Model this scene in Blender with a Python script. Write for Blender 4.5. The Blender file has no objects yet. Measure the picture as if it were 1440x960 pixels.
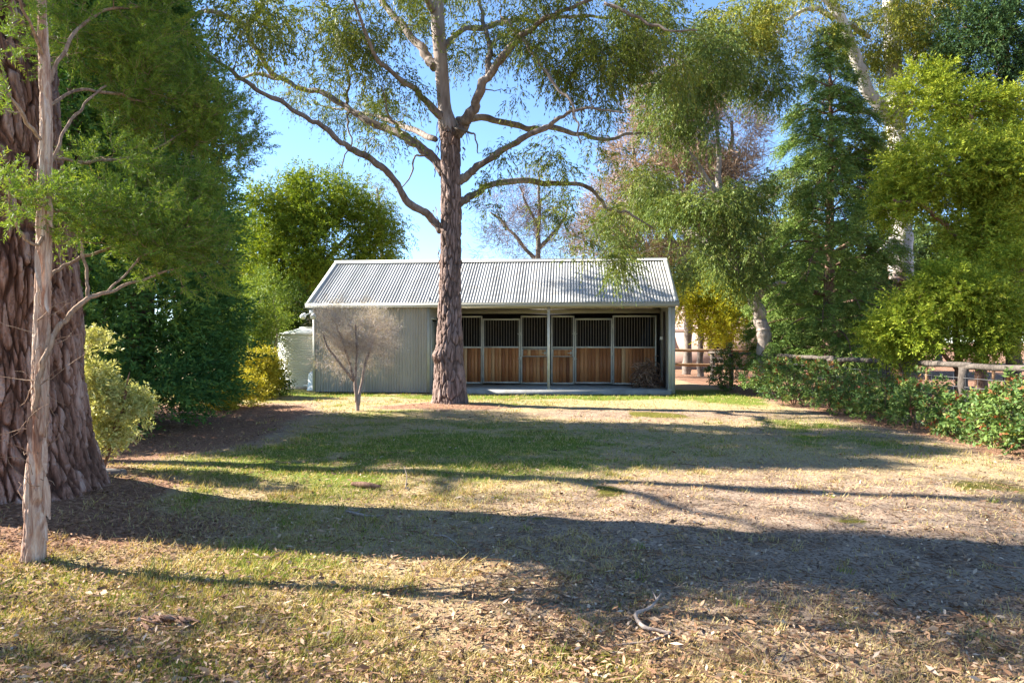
import bpy, math, random
import numpy as np
from mathutils import Vector

sc = bpy.context.scene
COL = sc.collection
R = math.radians
EYE = 1.5


def at(x, y, Y):
    """a point of the place seen at photo pixel (x, y) when it stands Y metres away"""
    return np.array([(x - 720) / 960 * Y, Y, EYE + (480 - y) / 960 * Y])


def gxy(x, y):
    """ground point under photo pixel"""
    Y = EYE * 960 / (y - 480)
    return (x - 720) / 960 * Y, Y


# ------------------------------------------------------------------ noise
def _hash(ix, iy, iz, seed):
    n = (ix.astype(np.int64) * 374761393 + iy.astype(np.int64) * 668265263 + iz.astype(np.int64) * 2147483647 + seed * 1274126177) & 0xFFFFFFFF
    n = ((n ^ (n >> 13)) * 1274126177) & 0xFFFFFFFF
    n = n ^ (n >> 16)
    return (n & 0xFFFF) / 65535.0


def noise3(p, seed=0):
    p = np.asarray(p, float)
    i = np.floor(p)
    f = p - i
    f = f * f * (3 - 2 * f)
    i = i.astype(np.int64)
    x, y, z = i[..., 0], i[..., 1], i[..., 2]
    fx, fy, fz = f[..., 0], f[..., 1], f[..., 2]
    r = 0
    for dx in (0, 1):
        for dy in (0, 1):
            for dz in (0, 1):
                w = (fx if dx else 1 - fx) * (fy if dy else 1 - fy) * (fz if dz else 1 - fz)
                r = r + w * _hash(x + dx, y + dy, z + dz, seed)
    return r


def worley(p, seed=0):
    """distance to the border of irregular cells, and a random number per cell"""
    i = np.floor(p).astype(np.int64)
    f1 = np.full(p.shape[:-1], 9.0)
    f2 = f1.copy()
    cid = np.zeros(p.shape[:-1])
    for dx in (-1, 0, 1):
        for dy in (-1, 0, 1):
            for dz in (-1, 0, 1):
                c = i + np.array([dx, dy, dz])
                q = np.stack([_hash(c[..., 0], c[..., 1], c[..., 2], seed + k) for k in (1, 2, 3)], -1)
                d = ((c + q - p) ** 2).sum(-1)
                n = d < f1
                f2 = np.where(n, f1, np.minimum(f2, d))
                cid = np.where(n, _hash(c[..., 0], c[..., 1], c[..., 2], seed + 5), cid)
                f1 = np.where(n, d, f1)
    return np.sqrt(f2) - np.sqrt(f1), cid


def fbm(p, octs=3, seed=0):
    p = np.asarray(p, float)
    a, s, t = 0.5, 0, 0
    for k in range(octs):
        s = s + a * noise3(p * (2 ** k), seed + k * 17)
        t += a
        a *= 0.5
    return s / t


def fbm2(x, y, sc_, octs=3, seed=0):
    return fbm(np.stack([x * sc_, y * sc_, np.zeros_like(x) + seed * 0.37], -1), octs, seed)


def nrm(v):
    v = np.asarray(v, float)
    return v / (np.linalg.norm(v, axis=-1, keepdims=True) + 1e-9)


def sstep(a, b, x):
    t = np.clip((x - a) / (b - a), 0, 1)
    return t * t * (3 - 2 * t)


# ------------------------------------------------------------------ meshes
def mk(name, V, F, mat, parent=None, tint=None, smooth=False, loc=None, mats=None, midx=None):
    """link ONE mesh object; V in world coordinates, loc = origin"""
    V = np.asarray(V, np.float32).reshape(-1, 3)
    if loc is None:
        loc = np.array(parent['base'] if parent is not None and 'base' in parent else (0, 0, 0), float)
    loc = np.asarray(loc, float)
    Fs = F if isinstance(F, list) else [F]
    Fs = [np.asarray(f, np.int32) for f in Fs if len(f)]
    me = bpy.data.meshes.new(name)
    nl = sum(f.size for f in Fs)
    nf = sum(len(f) for f in Fs)
    me.vertices.add(len(V))
    me.vertices.foreach_set('co', (V - loc.astype(np.float32)).ravel())
    me.loops.add(nl)
    me.loops.foreach_set('vertex_index', np.concatenate([f.ravel() for f in Fs]))
    me.polygons.add(nf)
    tot = np.concatenate([np.full(len(f), f.shape[1], np.int32) for f in Fs])
    start = np.concatenate([[0], np.cumsum(tot)[:-1]]).astype(np.int32)
    me.polygons.foreach_set('loop_start', start)
    me.polygons.foreach_set('loop_total', tot)
    if smooth:
        me.polygons.foreach_set('use_smooth', np.ones(nf, bool))
    if midx is not None:
        me.polygons.foreach_set('material_index', np.asarray(midx, np.int32))
    if tint is not None:
        a = me.attributes.new('tint', 'FLOAT', 'FACE')
        a.data.foreach_set('value', np.asarray(tint, np.float32))
    me.update(calc_edges=True)
    for m in (mats or [mat]):
        me.materials.append(m)
    o = bpy.data.objects.new(name, me)
    COL.objects.link(o)
    if parent is not None:
        o.parent = parent
        pb = np.array(parent['base']) if 'base' in parent else np.zeros(3)
        o.location = Vector(loc - pb)
    else:
        o.location = Vector(loc)
    o['base'] = [float(v) for v in loc]
    return o


def thing(name, label, cat, base, group=None):
    o = bpy.data.objects.new(name, None)
    o.empty_display_size = 0.2
    COL.objects.link(o)
    o.location = Vector(base)
    o['base'] = [float(v) for v in base]
    return tag(o, label, cat, group)


def tag(o, label=None, cat=None, group=None, kind=None):
    if label: o['label'] = label
    if cat: o['category'] = cat
    if group: o['group'] = group
    if kind: o['kind'] = kind
    return o


class MB:
    """collects boxes, tubes and sheets for one mesh"""
    def __init__(self):
        self.V, self.Q, self.T, self.tq, self.tt, self.n = [], [], [], [], [], 0

    def add(self, V, Q=(), T=(), tint=0.5):
        V = np.asarray(V, float).reshape(-1, 3)
        if len(Q):
            Q = np.asarray(Q, int)
            self.Q.append(Q + self.n)
            self.tq.append(np.zeros(len(Q)) + tint)
        if len(T):
            T = np.asarray(T, int)
            self.T.append(T + self.n)
            self.tt.append(np.zeros(len(T)) + tint)
        self.V.append(V)
        self.n += len(V)

    def box(self, o, ax, ay, az, tint=0.5, bev=0.0):
        """box from corner o along three edge vectors"""
        o, ax, ay, az = [np.asarray(v, float) for v in (o, ax, ay, az)]
        V = [o, o + ax, o + ax + ay, o + ay, o + az, o + ax + az, o + ax + ay + az, o + ay + az]
        self.add(V, [(0, 3, 2, 1), (4, 5, 6, 7), (0, 1, 5, 4), (1, 2, 6, 5), (2, 3, 7, 6), (3, 0, 4, 7)], tint=tint)

    def tube(self, pts, rad, sides=6, tint=0.5, cap=True):
        pts = np.asarray(pts, float)
        n = len(pts)
        rad = np.zeros(n) + np.asarray(rad, float)
        t = np.empty_like(pts)
        t[1:-1] = pts[2:] - pts[:-2]
        t[0] = pts[1] - pts[0]
        t[-1] = pts[-1] - pts[-2]
        t = nrm(t)
        m = nrm(pts[-1] - pts[0])
        ref = np.array([1., 0, 0]) if abs(m[0]) < 0.8 else np.array([0, 1., 0])
        s = nrm(np.cross(t, ref))
        u = np.cross(s, t)
        a = np.arange(sides) / sides * 2 * math.pi
        V = pts[:, None] + rad[:, None, None] * (np.cos(a)[None, :, None] * s[:, None] + np.sin(a)[None, :, None] * u[:, None])
        i = np.arange(n - 1)[:, None] * sides
        j = np.arange(sides)[None]
        k = (j + 1) % sides
        Q = np.stack([i + j, i + k, i + sides + k, i + sides + j], -1).reshape(-1, 4)
        V = V.reshape(-1, 3)
        if cap:
            V = np.vstack([V, pts[0], pts[-1]])
            T = [(n * sides, int((q + 1) % sides), q) for q in range(sides)]
            e = (n - 1) * sides
            T += [(n * sides + 1, e + q, int(e + (q + 1) % sides)) for q in range(sides)]
            self.add(V, Q, T, tint)
        else:
            self.add(V, Q, (), tint)

    def build(self, name, mat, parent=None, smooth=False, loc=None):
        F = []
        t = []
        if self.Q:
            F.append(np.vstack(self.Q)); t.append(np.concatenate(self.tq))
        if self.T:
            F.append(np.vstack(self.T)); t.append(np.concatenate(self.tt))
        return mk(name, np.vstack(self.V), F, mat, parent, np.concatenate(t), smooth, loc)


# ------------------------------------------------------------------ materials
def mat_new(name):
    m = bpy.data.materials.new(name)
    m.use_nodes = True
    nt = m.node_tree
    nt.nodes.clear()
    return m, nt


def N(nt, typ, **kw):
    n = nt.nodes.new(typ)
    for k, v in kw.items():
        if k == 'ins':
            for a, b in v.items():
                n.inputs[a].default_value = b
        else:
            setattr(n, k, v)
    return n


def ramp(nt, fac, stops):
    r = N(nt, 'ShaderNodeValToRGB')
    el = r.color_ramp.elements
    while len(el) > 1:
        el.remove(el[-1])
    el[0].position = stops[0][0]
    el[0].color = (*stops[0][1], 1)
    for p, c in stops[1:]:
        e = el.new(p)
        e.color = (*c, 1)
    nt.links.new(fac, r.inputs[0])
    return r.outputs[0]


def out(nt, sh):
    o = N(nt, 'ShaderNodeOutputMaterial')
    nt.links.new(sh, o.inputs['Surface'])


def mixc(nt, f, a, b, mode='MIX'):
    m = N(nt, 'ShaderNodeMix', data_type='RGBA', blend_type=mode)
    for s, v in ((0, f), (6, a), (7, b)):
        if hasattr(v, 'links'):
            nt.links.new(v, m.inputs[s])
        elif s == 0:
            m.inputs[0].default_value = v
        else:
            m.inputs[s].default_value = (*v, 1)
    return m.outputs[2]


def leaf_mat(name, stops, transl=0.35, rough=0.5, tmul=(1.3, 1.2, 0.5), spec=0.05):
    m, nt = mat_new(name)
    a = N(nt, 'ShaderNodeAttribute', attribute_name='tint')
    c = ramp(nt, a.outputs['Fac'], stops)
    p = N(nt, 'ShaderNodeBsdfPrincipled', ins={'Roughness': rough, 'Specular IOR Level': spec})
    nt.links.new(c, p.inputs['Base Color'])
    t = N(nt, 'ShaderNodeBsdfTranslucent')
    nt.links.new(mixc(nt, 1.0, c, tmul, 'MULTIPLY'), t.inputs['Color'])
    mx = N(nt, 'ShaderNodeMixShader', ins={0: transl * .7})
    nt.links.new(p.outputs[0], mx.inputs[1])
    nt.links.new(t.outputs[0], mx.inputs[2])
    out(nt, mx.outputs[0])
    return m


def bark_mat(name, stops, sx=18, sz=3.5, bump=0.6, rough=0.9, fine=60, dist=0.02, spread=1.0):
    m, nt = mat_new(name)
    tc = N(nt, 'ShaderNodeTexCoord')
    mp = N(nt, 'ShaderNodeMapping', ins={'Scale': (sx, sx, sz)})
    nt.links.new(tc.outputs['Object'], mp.inputs[0])
    n1 = N(nt, 'ShaderNodeTexNoise', ins={'Scale': 1.0, 'Detail': 7, 'Roughness': 0.65, 'Distortion': 0.7})
    nt.links.new(mp.outputs[0], n1.inputs['Vector'])
    n2 = N(nt, 'ShaderNodeTexNoise', ins={'Scale': 1.6, 'Detail': 3})
    nt.links.new(tc.outputs['Object'], n2.inputs['Vector'])
    ad = N(nt, 'ShaderNodeMath', operation='MULTIPLY_ADD', ins={1: 0.5, 2: -0.25})
    nt.links.new(n2.outputs['Fac'], ad.inputs[0])
    s = N(nt, 'ShaderNodeMath', operation='ADD')
    nt.links.new(n1.outputs['Fac'], s.inputs[0])
    nt.links.new(ad.outputs[0], s.inputs[1])
    c = ramp(nt, s.outputs[0], stops)
    p = N(nt, 'ShaderNodeBsdfPrincipled', ins={'Roughness': rough, 'Specular IOR Level': 0.2})
    nt.links.new(c, p.inputs['Base Color'])
    b = N(nt, 'ShaderNodeBump', ins={'Strength': bump, 'Distance': dist})
    nt.links.new(n1.outputs['Fac'], b.inputs['Height'])
    nt.links.new(b.outputs[0], p.inputs['Normal'])
    out(nt, p.outputs[0])
    return m


def plain_mat(name, col, rough=0.5, metal=0.0, var=0.12, scale=3.0, dirt=None, bump=0.0, tint_amt=0.0):
    m, nt = mat_new(name)
    tc = N(nt, 'ShaderNodeTexCoord')
    n1 = N(nt, 'ShaderNodeTexNoise', ins={'Scale': scale, 'Detail': 6, 'Roughness': 0.6})
    nt.links.new(tc.outputs['Object'], n1.inputs['Vector'])
    lo = tuple(v * (1 - var) for v in col)
    hi = tuple(min(v * (1 + var), 0.95) for v in col)
    st = [(0.3, lo), (0.7, hi)]
    if dirt is not None:
        st = [(0.25, dirt), (0.42, lo), (0.7, hi)]
    c = ramp(nt, n1.outputs['Fac'], st)
    p = N(nt, 'ShaderNodeBsdfPrincipled', ins={'Roughness': rough, 'Metallic': metal})
    nt.links.new(c, p.inputs['Base Color'])
    if bump:
        n2 = N(nt, 'ShaderNodeTexNoise', ins={'Scale': scale * 12, 'Detail': 4})
        nt.links.new(tc.outputs['Object'], n2.inputs['Vector'])
        b = N(nt, 'ShaderNodeBump', ins={'Strength': bump, 'Distance': 0.01})
        nt.links.new(n2.outputs['Fac'], b.inputs['Height'])
        nt.links.new(b.outputs[0], p.inputs['Normal'])
    out(nt, p.outputs[0])
    return m


def sheet_mat(name, col):
    m, nt = mat_new(name)
    L = nt.links.new
    tc = N(nt, 'ShaderNodeTexCoord')
    mp = N(nt, 'ShaderNodeMapping', ins={'Rotation': (0, 0, R(5)), 'Scale': (5, .35, .35)})
    L(tc.outputs['Object'], mp.inputs[0])
    n1 = N(nt, 'ShaderNodeTexNoise', ins={'Scale': 1.0, 'Detail': 6, 'Roughness': .65})
    L(mp.outputs[0], n1.inputs['Vector'])
    n2 = N(nt, 'ShaderNodeTexNoise', ins={'Scale': 2.2, 'Detail': 6, 'Roughness': .7})
    L(tc.outputs['Object'], n2.inputs['Vector'])
    c = ramp(nt, n1.outputs['Fac'], [(.32, tuple(v * .72 for v in col)), (.5, col), (.7, tuple(v * 1.22 for v in col))])
    d = ramp(nt, n2.outputs['Fac'], [(.3, (.68, .6, .5)), (.46, (1, 1, 1))])
    c = mixc(nt, .8, c, mixc(nt, 1, c, d, 'MULTIPLY'))
    p = N(nt, 'ShaderNodeBsdfPrincipled', ins={'Roughness': .5})
    L(c, p.inputs['Base Color'])
    out(nt, p.outputs[0])
    return m


def wood_mat(name, stops, vertical=True):
    m, nt = mat_new(name)
    tc = N(nt, 'ShaderNodeTexCoord')
    mp = N(nt, 'ShaderNodeMapping', ins={'Scale': (40, 40, 2.0) if vertical else (2, 40, 40)})
    nt.links.new(tc.outputs['Object'], mp.inputs[0])
    n1 = N(nt, 'ShaderNodeTexNoise', ins={'Scale': 1.0, 'Detail': 6, 'Roughness': 0.6, 'Distortion': 0.5})
    nt.links.new(mp.outputs[0], n1.inputs['Vector'])
    a = N(nt, 'ShaderNodeAttribute', attribute_name='tint')
    s = N(nt, 'ShaderNodeMath', operation='MULTIPLY_ADD', ins={1: 0.4})
    nt.links.new(n1.outputs['Fac'], s.inputs[0])
    k = N(nt, 'ShaderNodeMath', operation='MULTIPLY_ADD', ins={1: 0.75, 2: -0.08})
    nt.links.new(a.outputs['Fac'], k.inputs[0])
    nt.links.new(k.outputs[0], s.inputs[2])
    c = ramp(nt, s.outputs[0], stops)
    p = N(nt, 'ShaderNodeBsdfPrincipled', ins={'Roughness': 0.6})
    nt.links.new(c, p.inputs['Base Color'])
    b = N(nt, 'ShaderNodeBump', ins={'Strength': 0.3, 'Distance': 0.004})
    nt.links.new(n1.outputs['Fac'], b.inputs['Height'])
    nt.links.new(b.outputs[0], p.inputs['Normal'])
    out(nt, p.outputs[0])
    return m


def tint_mat(name, stops, rough=0.8, transl=0.0):
    return leaf_mat(name, stops, transl, rough, spec=0.2)


# ------------------------------------------------------------------ foliage
def leaf_quads(base, axis, L, W, rng, sag=0.0):
    """rhombic leaves: one quad each"""
    n = len(base)
    s = nrm(np.cross(axis, rng.normal(size=(n, 3))))
    L = np.asarray(L)[:, None]
    W = np.asarray(W)[:, None]
    mid = base + axis * L * 0.45
    tip = base + axis * L
    tip[:, 2] -= sag * L[:, 0]
    V = np.stack([base, mid + s * W / 2, tip, mid - s * W / 2], 1).reshape(-1, 3)
    F = np.arange(4 * n).reshape(-1, 4)
    return V, F


def sprays(P, D, rng, n, slen, L, W, ang=45, droop=0.3, down=0.0, planar=0.6, tintc=None, tvar=0.5, tipt=0.0, stem=0.0):
    """leaflets set along each of M little twigs; returns V, F, tint"""
    M = len(P)
    sl = slen * rng.uniform(0.6, 1.3, M)
    up = nrm(np.array([0, 0, 1.0]) + rng.normal(size=(M, 3)) * (1 - planar))
    side = nrm(np.cross(D, up))
    nn = np.cross(side, D)
    t = (np.arange(n) + 0.5) / n
    T = np.clip(t[None] + rng.normal(size=(M, n)) * 0.04, 0.02, 1)
    sg = np.where(np.arange(n) % 2, 1.0, -1.0)[None] * np.ones((M, 1))
    pos = P[:, None] + D[:, None] * (sl[:, None] * T)[..., None]
    pos[..., 2] -= droop * sl[:, None] * T ** 2
    ax = D[:, None].copy() * math.cos(R(ang)) + side[:, None] * (sg * math.sin(R(ang)))[..., None]
    ax = ax + nn[:, None] * (rng.normal(size=(M, n)) * (1.1 - planar))[..., None] * 0.8 + rng.normal(size=(M, n, 3)) * 0.15
    ax[..., 2] -= droop * 1.2 * T + down
    ax = nrm(ax).reshape(-1, 3)
    k = M * n
    taper = (1.1 - 0.45 * T).ravel()
    V, F = leaf_quads(pos.reshape(-1, 3), ax, L * rng.uniform(0.65, 1.2, k) * taper, W * rng.uniform(0.7, 1.25, k), rng)
    tc = (rng.uniform(0, 1, M) if tintc is None else tintc)
    tint = np.clip(tc[:, None] * (1 - tvar) + rng.uniform(0, 1, (M, n)) * tvar + tipt * (T - 0.5), 0, 1).ravel()
    if stem > 0:
        e = P + D * sl[:, None]
        e[:, 2] -= droop * sl
        s2 = nrm(np.cross(D, rng.normal(size=(M, 3)))) * stem
        V2 = np.stack([P - s2, P + s2, e + s2 * .4, e - s2 * .4], 1).reshape(-1, 3)
        return V, F, tint, V2, np.arange(4 * M).reshape(-1, 4)
    return V, F, tint


def catm(pts, per=6):
    """smooth curve through points (n,k)"""
    p = np.asarray(pts, float)
    q = np.vstack([2 * p[0] - p[1], p, 2 * p[-1] - p[-2]])
    o = []
    for i in range(1, len(q) - 2):
        for s in np.arange(per) / per:
            a, b, c, d = q[i - 1], q[i], q[i + 1], q[i + 2]
            o.append(0.5 * ((2 * b) + (c - a) * s + (2 * a - 5 * b + 4 * c - d) * s * s + (3 * b - a - 3 * c + d) * s ** 3))
    o.append(p[-1])
    return np.array(o)


class Tree:
    def __init__(self, name, label, cat, base, seed, group=None):
        self.root = thing(name, label, cat, base, group)
        self.base = np.asarray(base, float)
        self.rng = np.random.default_rng(seed)
        self.wood = MB()
        self.sp, self.sr = [], []      # skeleton points, radii
        self.cl, self.cd = [], []      # clump centres, outward directions
        self.FV, self.FF, self.FT, self.fn = [], [], [], 0
        self.trunk = None

    def limb(self, pts, rad, sides=8, per=6, wig=0.0, skel=True, draw=True):
        """pts (n,3), rad (n) control points"""
        c = catm(np.column_stack([pts, rad]), per)
        P, r = c[:, :3], np.maximum(c[:, 3], 0.003)
        if wig:
            a = np.arange(len(P))[:, None]
            off = (noise3(np.column_stack([a * 0.35, a * 0 + self.rng.uniform(0, 99), a * 0]), 3)[:, None] - .5) * 0
            w = np.stack([noise3(np.column_stack([a * 0.45, a * 0 + self.rng.uniform(0, 99), a * 0 + k]), 5) - 0.5 for k in range(3)], -1)
            env = np.minimum(np.arange(len(P)) / 4, 1)[:, None]
            P = P + w * wig * env + off
            r = r * (.9 + .35 * noise3(np.column_stack([a * .9, a * 0 + self.rng.uniform(0, 99), a * 0]), 11))
        if draw:
            self.wood.tube(P, r, sides, tint=self.rng.uniform(.2, .8))
        if skel:
            self.sp.append(P)
            self.sr.append(r)
        return P

    def lobes(self, lobes, n, gap=0.0, gfreq=0.7, shell=0.5):
        """n clump centres spread over ellipsoids [(centre, radii)], with gaps"""
        rng = self.rng
        w = np.array([(r[0] * r[1] * r[2]) ** (2 / 3) * (l[2] if len(l) > 2 else 1) for l in lobes for r in [l[1]]])
        k = rng.choice(len(lobes), int(n * 2.2) + 8, p=w / w.sum())
        C = np.array([l[0] for l in lobes])[k]
        Rr = np.array([l[1] for l in lobes])[k]
        d = nrm(rng.normal(size=(len(k), 3)))
        q = rng.uniform(0, 1, len(k))[:, None] ** (1 / 3 * (1 - shell) + 0.12 * shell)
        P = C + d * q * Rr
        g = fbm(P * gfreq + rng.uniform(0, 50), 2, 7)
        P, d, C = [v[g > gap] for v in (P, d, C)]
        ok = P[:, 2] > 0.05
        P, d = P[ok][:n], d[ok][:n]
        self.cl.append(P)
        self.cd.append(d)
        return P, d

    def connect(self, P, rmax=0.03, rmin=0.004, wig=0.12, sag=0.15, sides=5):
        """branches that lead from the skeleton to each clump; later ones start on earlier ones"""
        rng = self.rng
        S = np.vstack(self.sp)
        Sr = np.concatenate(self.sr)
        d0 = np.array([np.min(((S - p) ** 2).sum(1)) for p in P]) if len(P) else np.array([])
        cap = len(S) + len(P) * 6
        B = np.zeros((cap, 3)); B[:len(S)] = S
        Br = np.zeros(cap); Br[:len(S)] = Sr
        n = len(S)
        dirs = np.zeros((len(P), 3))
        for i in np.argsort(d0):
            p = P[i]
            v = B[:n] - p
            dist = np.sqrt((v ** 2).sum(1))
            cost = dist + np.maximum(v[:, 2], 0) * 0.8
            j = int(np.argmin(cost))
            a, D = B[j], dist[j]
            r0 = min(Br[j] * 0.75, rmin + 0.014 * D, rmax)
            mid = (a + p) / 2 + np.array([0, 0, sag * D]) + rng.normal(size=3) * wig * D
            t = np.linspace(0, 1, 7)[:, None]
            c = (1 - t) ** 2 * a + 2 * t * (1 - t) * mid + t ** 2 * p
            c[1:-1] += rng.normal(size=(5, 3)) * wig * 0.25 * D
            self.wood.tube(c, np.linspace(max(r0, rmin), rmin * 0.7, 7), sides, tint=rng.uniform(.2, .8), cap=False)
            B[n:n + 6] = c[1:]
            Br[n:n + 6] = np.linspace(max(r0, rmin), rmin, 7)[1:]
            n += 6
            dirs[i] = nrm(c[-1] - c[-3])
        return dirs

    def leaf(self, P, D, K, cr, n, slen, L, W, outw=0.6, up=0.0, tf=None, stem=0.0, **kw):
        """K sprays round every clump"""
        rng = self.rng
        M = len(P)
        Q = np.repeat(P, K, 0)
        E = np.repeat(D, K, 0)
        dd = nrm(rng.normal(size=(M * K, 3)))
        Q = Q + dd * cr * rng.uniform(0.1, 1, (M * K, 1))
        E = nrm(dd + E * outw + np.array([0, 0, up]))
        tc = np.repeat(rng.uniform(0, 1, M), K) * 0.6 + rng.uniform(0, 1, M * K) * 0.4
        if tf is not None:
            tc = tf(Q, tc)
        r = sprays(Q, E, rng, n, slen, L, W, tintc=tc, stem=stem, **kw)
        self.put(*r[:3])
        if stem > 0:
            self.wood.add(r[3], r[4], tint=0.5)

    def put(self, V, F, T):
        self.FV.append(V); self.FF.append(F + self.fn); self.FT.append(T); self.fn += len(V)

    def done(self, bark, leafm, crown='crown', trunk='trunk', smooth=True, limbm=None):
        if self.trunk is not None:
            o = mk('trunk', self.trunk[0], self.trunk[1], bark, self.root, smooth=True)
            o.data.attributes.new('plate', 'FLOAT', 'POINT').data.foreach_set('value', self.trunk[2].astype(np.float32))
            self.wood.build('limbs', limbm, self.root, smooth)
        elif self.wood.n:
            self.wood.build(trunk, bark, self.root, smooth)
        if self.fn:
            mk(crown, np.vstack(self.FV), np.vstack(self.FF), leafm, self.root, np.concatenate(self.FT))
        return self.root


def lob(x, y, Y, rx, ry, rz=None, w=1.0):
    """an ellipsoid of foliage whose middle stands at photo pixel x, y at distance Y; rx, ry in photo pixels"""
    a, b = rx / 960 * Y, ry / 960 * Y
    return (at(x, y, Y), (a, rz if rz is not None else (a + b) / 2, b), w)


def px(pts, Y):
    """photo pixel polyline [(x, y, halfwidth px, extra depth)] -> world points and radii"""
    P, r = [], []
    for q in pts:
        yy = Y + (q[3] if len(q) > 3 else 0)
        P.append(at(q[0], q[1], yy))
        r.append(q[2] / 960 * yy)
    return np.array(P), np.array(r)


def rough_trunk(P, r, sides, rings, amp, fx, fz, seed, flare=0.0, flare_h=0.5, butt=0.0, burls=(), amp_z=None, nb=5, merge=None):
    """a trunk whose bark ridges are real relief"""
    c = catm(np.column_stack([P, r]), 10)
    s = np.linspace(0, len(c) - 1, rings)
    idx = np.arange(len(c))
    c = np.column_stack([np.interp(s, idx, c[:, k]) for k in range(4)])
    P, r = c[:, :3], c[:, 3]
    a = np.arange(sides) / sides * 2 * math.pi
    z = P[:, 2]
    H = z - z[0]
    rr = r[:, None] * (1 + flare * np.exp(-H / flare_h)[:, None] * (1 + butt * np.sin(nb * a + seed)[None] + butt * 0.7 * np.sin((nb + 3) * a + seed * 2.1)[None]))
    cx, sy = np.cos(a)[None], np.sin(a)[None]
    q = np.stack([cx * r[:, None] * fx, sy * r[:, None] * fx, np.repeat(H[:, None] * fz, sides, 1)], -1)
    tw = fbm(q * 0.35, 2, seed + 9)[..., None]
    q2 = q + (tw - 0.5) * np.array([3.0, 3.0, 0])
    n1 = fbm(q2, 3, seed)
    n2 = fbm(q2 * np.array([2.3, 2.3, 1.6]), 3, seed + 4)
    w1, cid = worley(q2, seed + 31)
    w2, cid2 = worley(q2 * np.array([2.1, 2.1, 1.7]) + 3.7, seed + 37)
    plate = sstep(0.0, .22, w1 + (n2 - .5) * .12)
    dsp = amp * (plate * (.55 + .5 * cid) + .35 * sstep(0, .2, w2) * plate + (n2 - .5) * .7 + (n1 - .5) * .6 - .4)
    plates = np.clip(.15 + plate * (.2 + .45 * cid + .25 * cid2), 0, 1)
    big = fbm(np.stack([cx * 1.3 + 0 * H[:, None], sy * 1.3 + 0 * H[:, None], np.repeat(H[:, None] * 0.9, sides, 1)], -1), 2, seed + 21) - 0.5
    if amp_z is not None:
        k = amp_z(z)[:, None]
        dsp = dsp * k
    rr = rr * (1 + big * 0.16) + dsp
    V = np.stack([P[:, 0, None] + rr * cx, P[:, 1, None] + rr * sy, np.repeat(z[:, None], sides, 1)], -1)
    for (b, br, bh) in burls:
        d = np.linalg.norm(V - np.asarray(b), axis=-1)
        k = np.exp(-(d / br) ** 2)
        dirn = nrm(V - P[:, None] * np.array([1, 1, 1.0]))
        V = V + dirn * (bh * k)[..., None]
    i = np.arange(rings - 1)[:, None] * sides
    j = np.arange(sides)[None]
    k = (j + 1) % sides
    Q = np.stack([i + j, i + k, i + sides + k, i + sides + j], -1).reshape(-1, 4)
    return V.reshape(-1, 3), Q, P, r, plates.ravel()


# ------------------------------------------------------------------ the ground
def ground_z(x, y):
    x = np.asarray(x, float); y = np.asarray(y, float)
    near = np.exp(-((x / 40) ** 2 + ((y - 10) / 40) ** 2))
    z = (fbm2(x, y, 0.45, 3, 3) - 0.5) * 0.10 * near + (fbm2(x, y, 3.0, 2, 8) - 0.5) * 0.035 * near
    z = z + 0.20 * np.exp(-(((x + 4.7) / 1.5) ** 2 + ((y - 6.2) / 1.5) ** 2))       # root mound
    z = z + 0.08 * np.exp(-(((x + 1.47) / 1.2) ** 2 + ((y - 16) / 1.0) ** 2))
    u, v = (x + 5.93) * .9962 - (y - 20.4) * .0872, (x + 5.93) * .0872 + (y - 20.4) * .9962
    k = sstep(-1.2, -0.2, v) * sstep(-1.2, -0.2, u) * (1 - sstep(10.7, 11.8, u)) * (1 - sstep(5.0, 6.0, v))
    return z * (1 - k) - 0.03 * k


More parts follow.
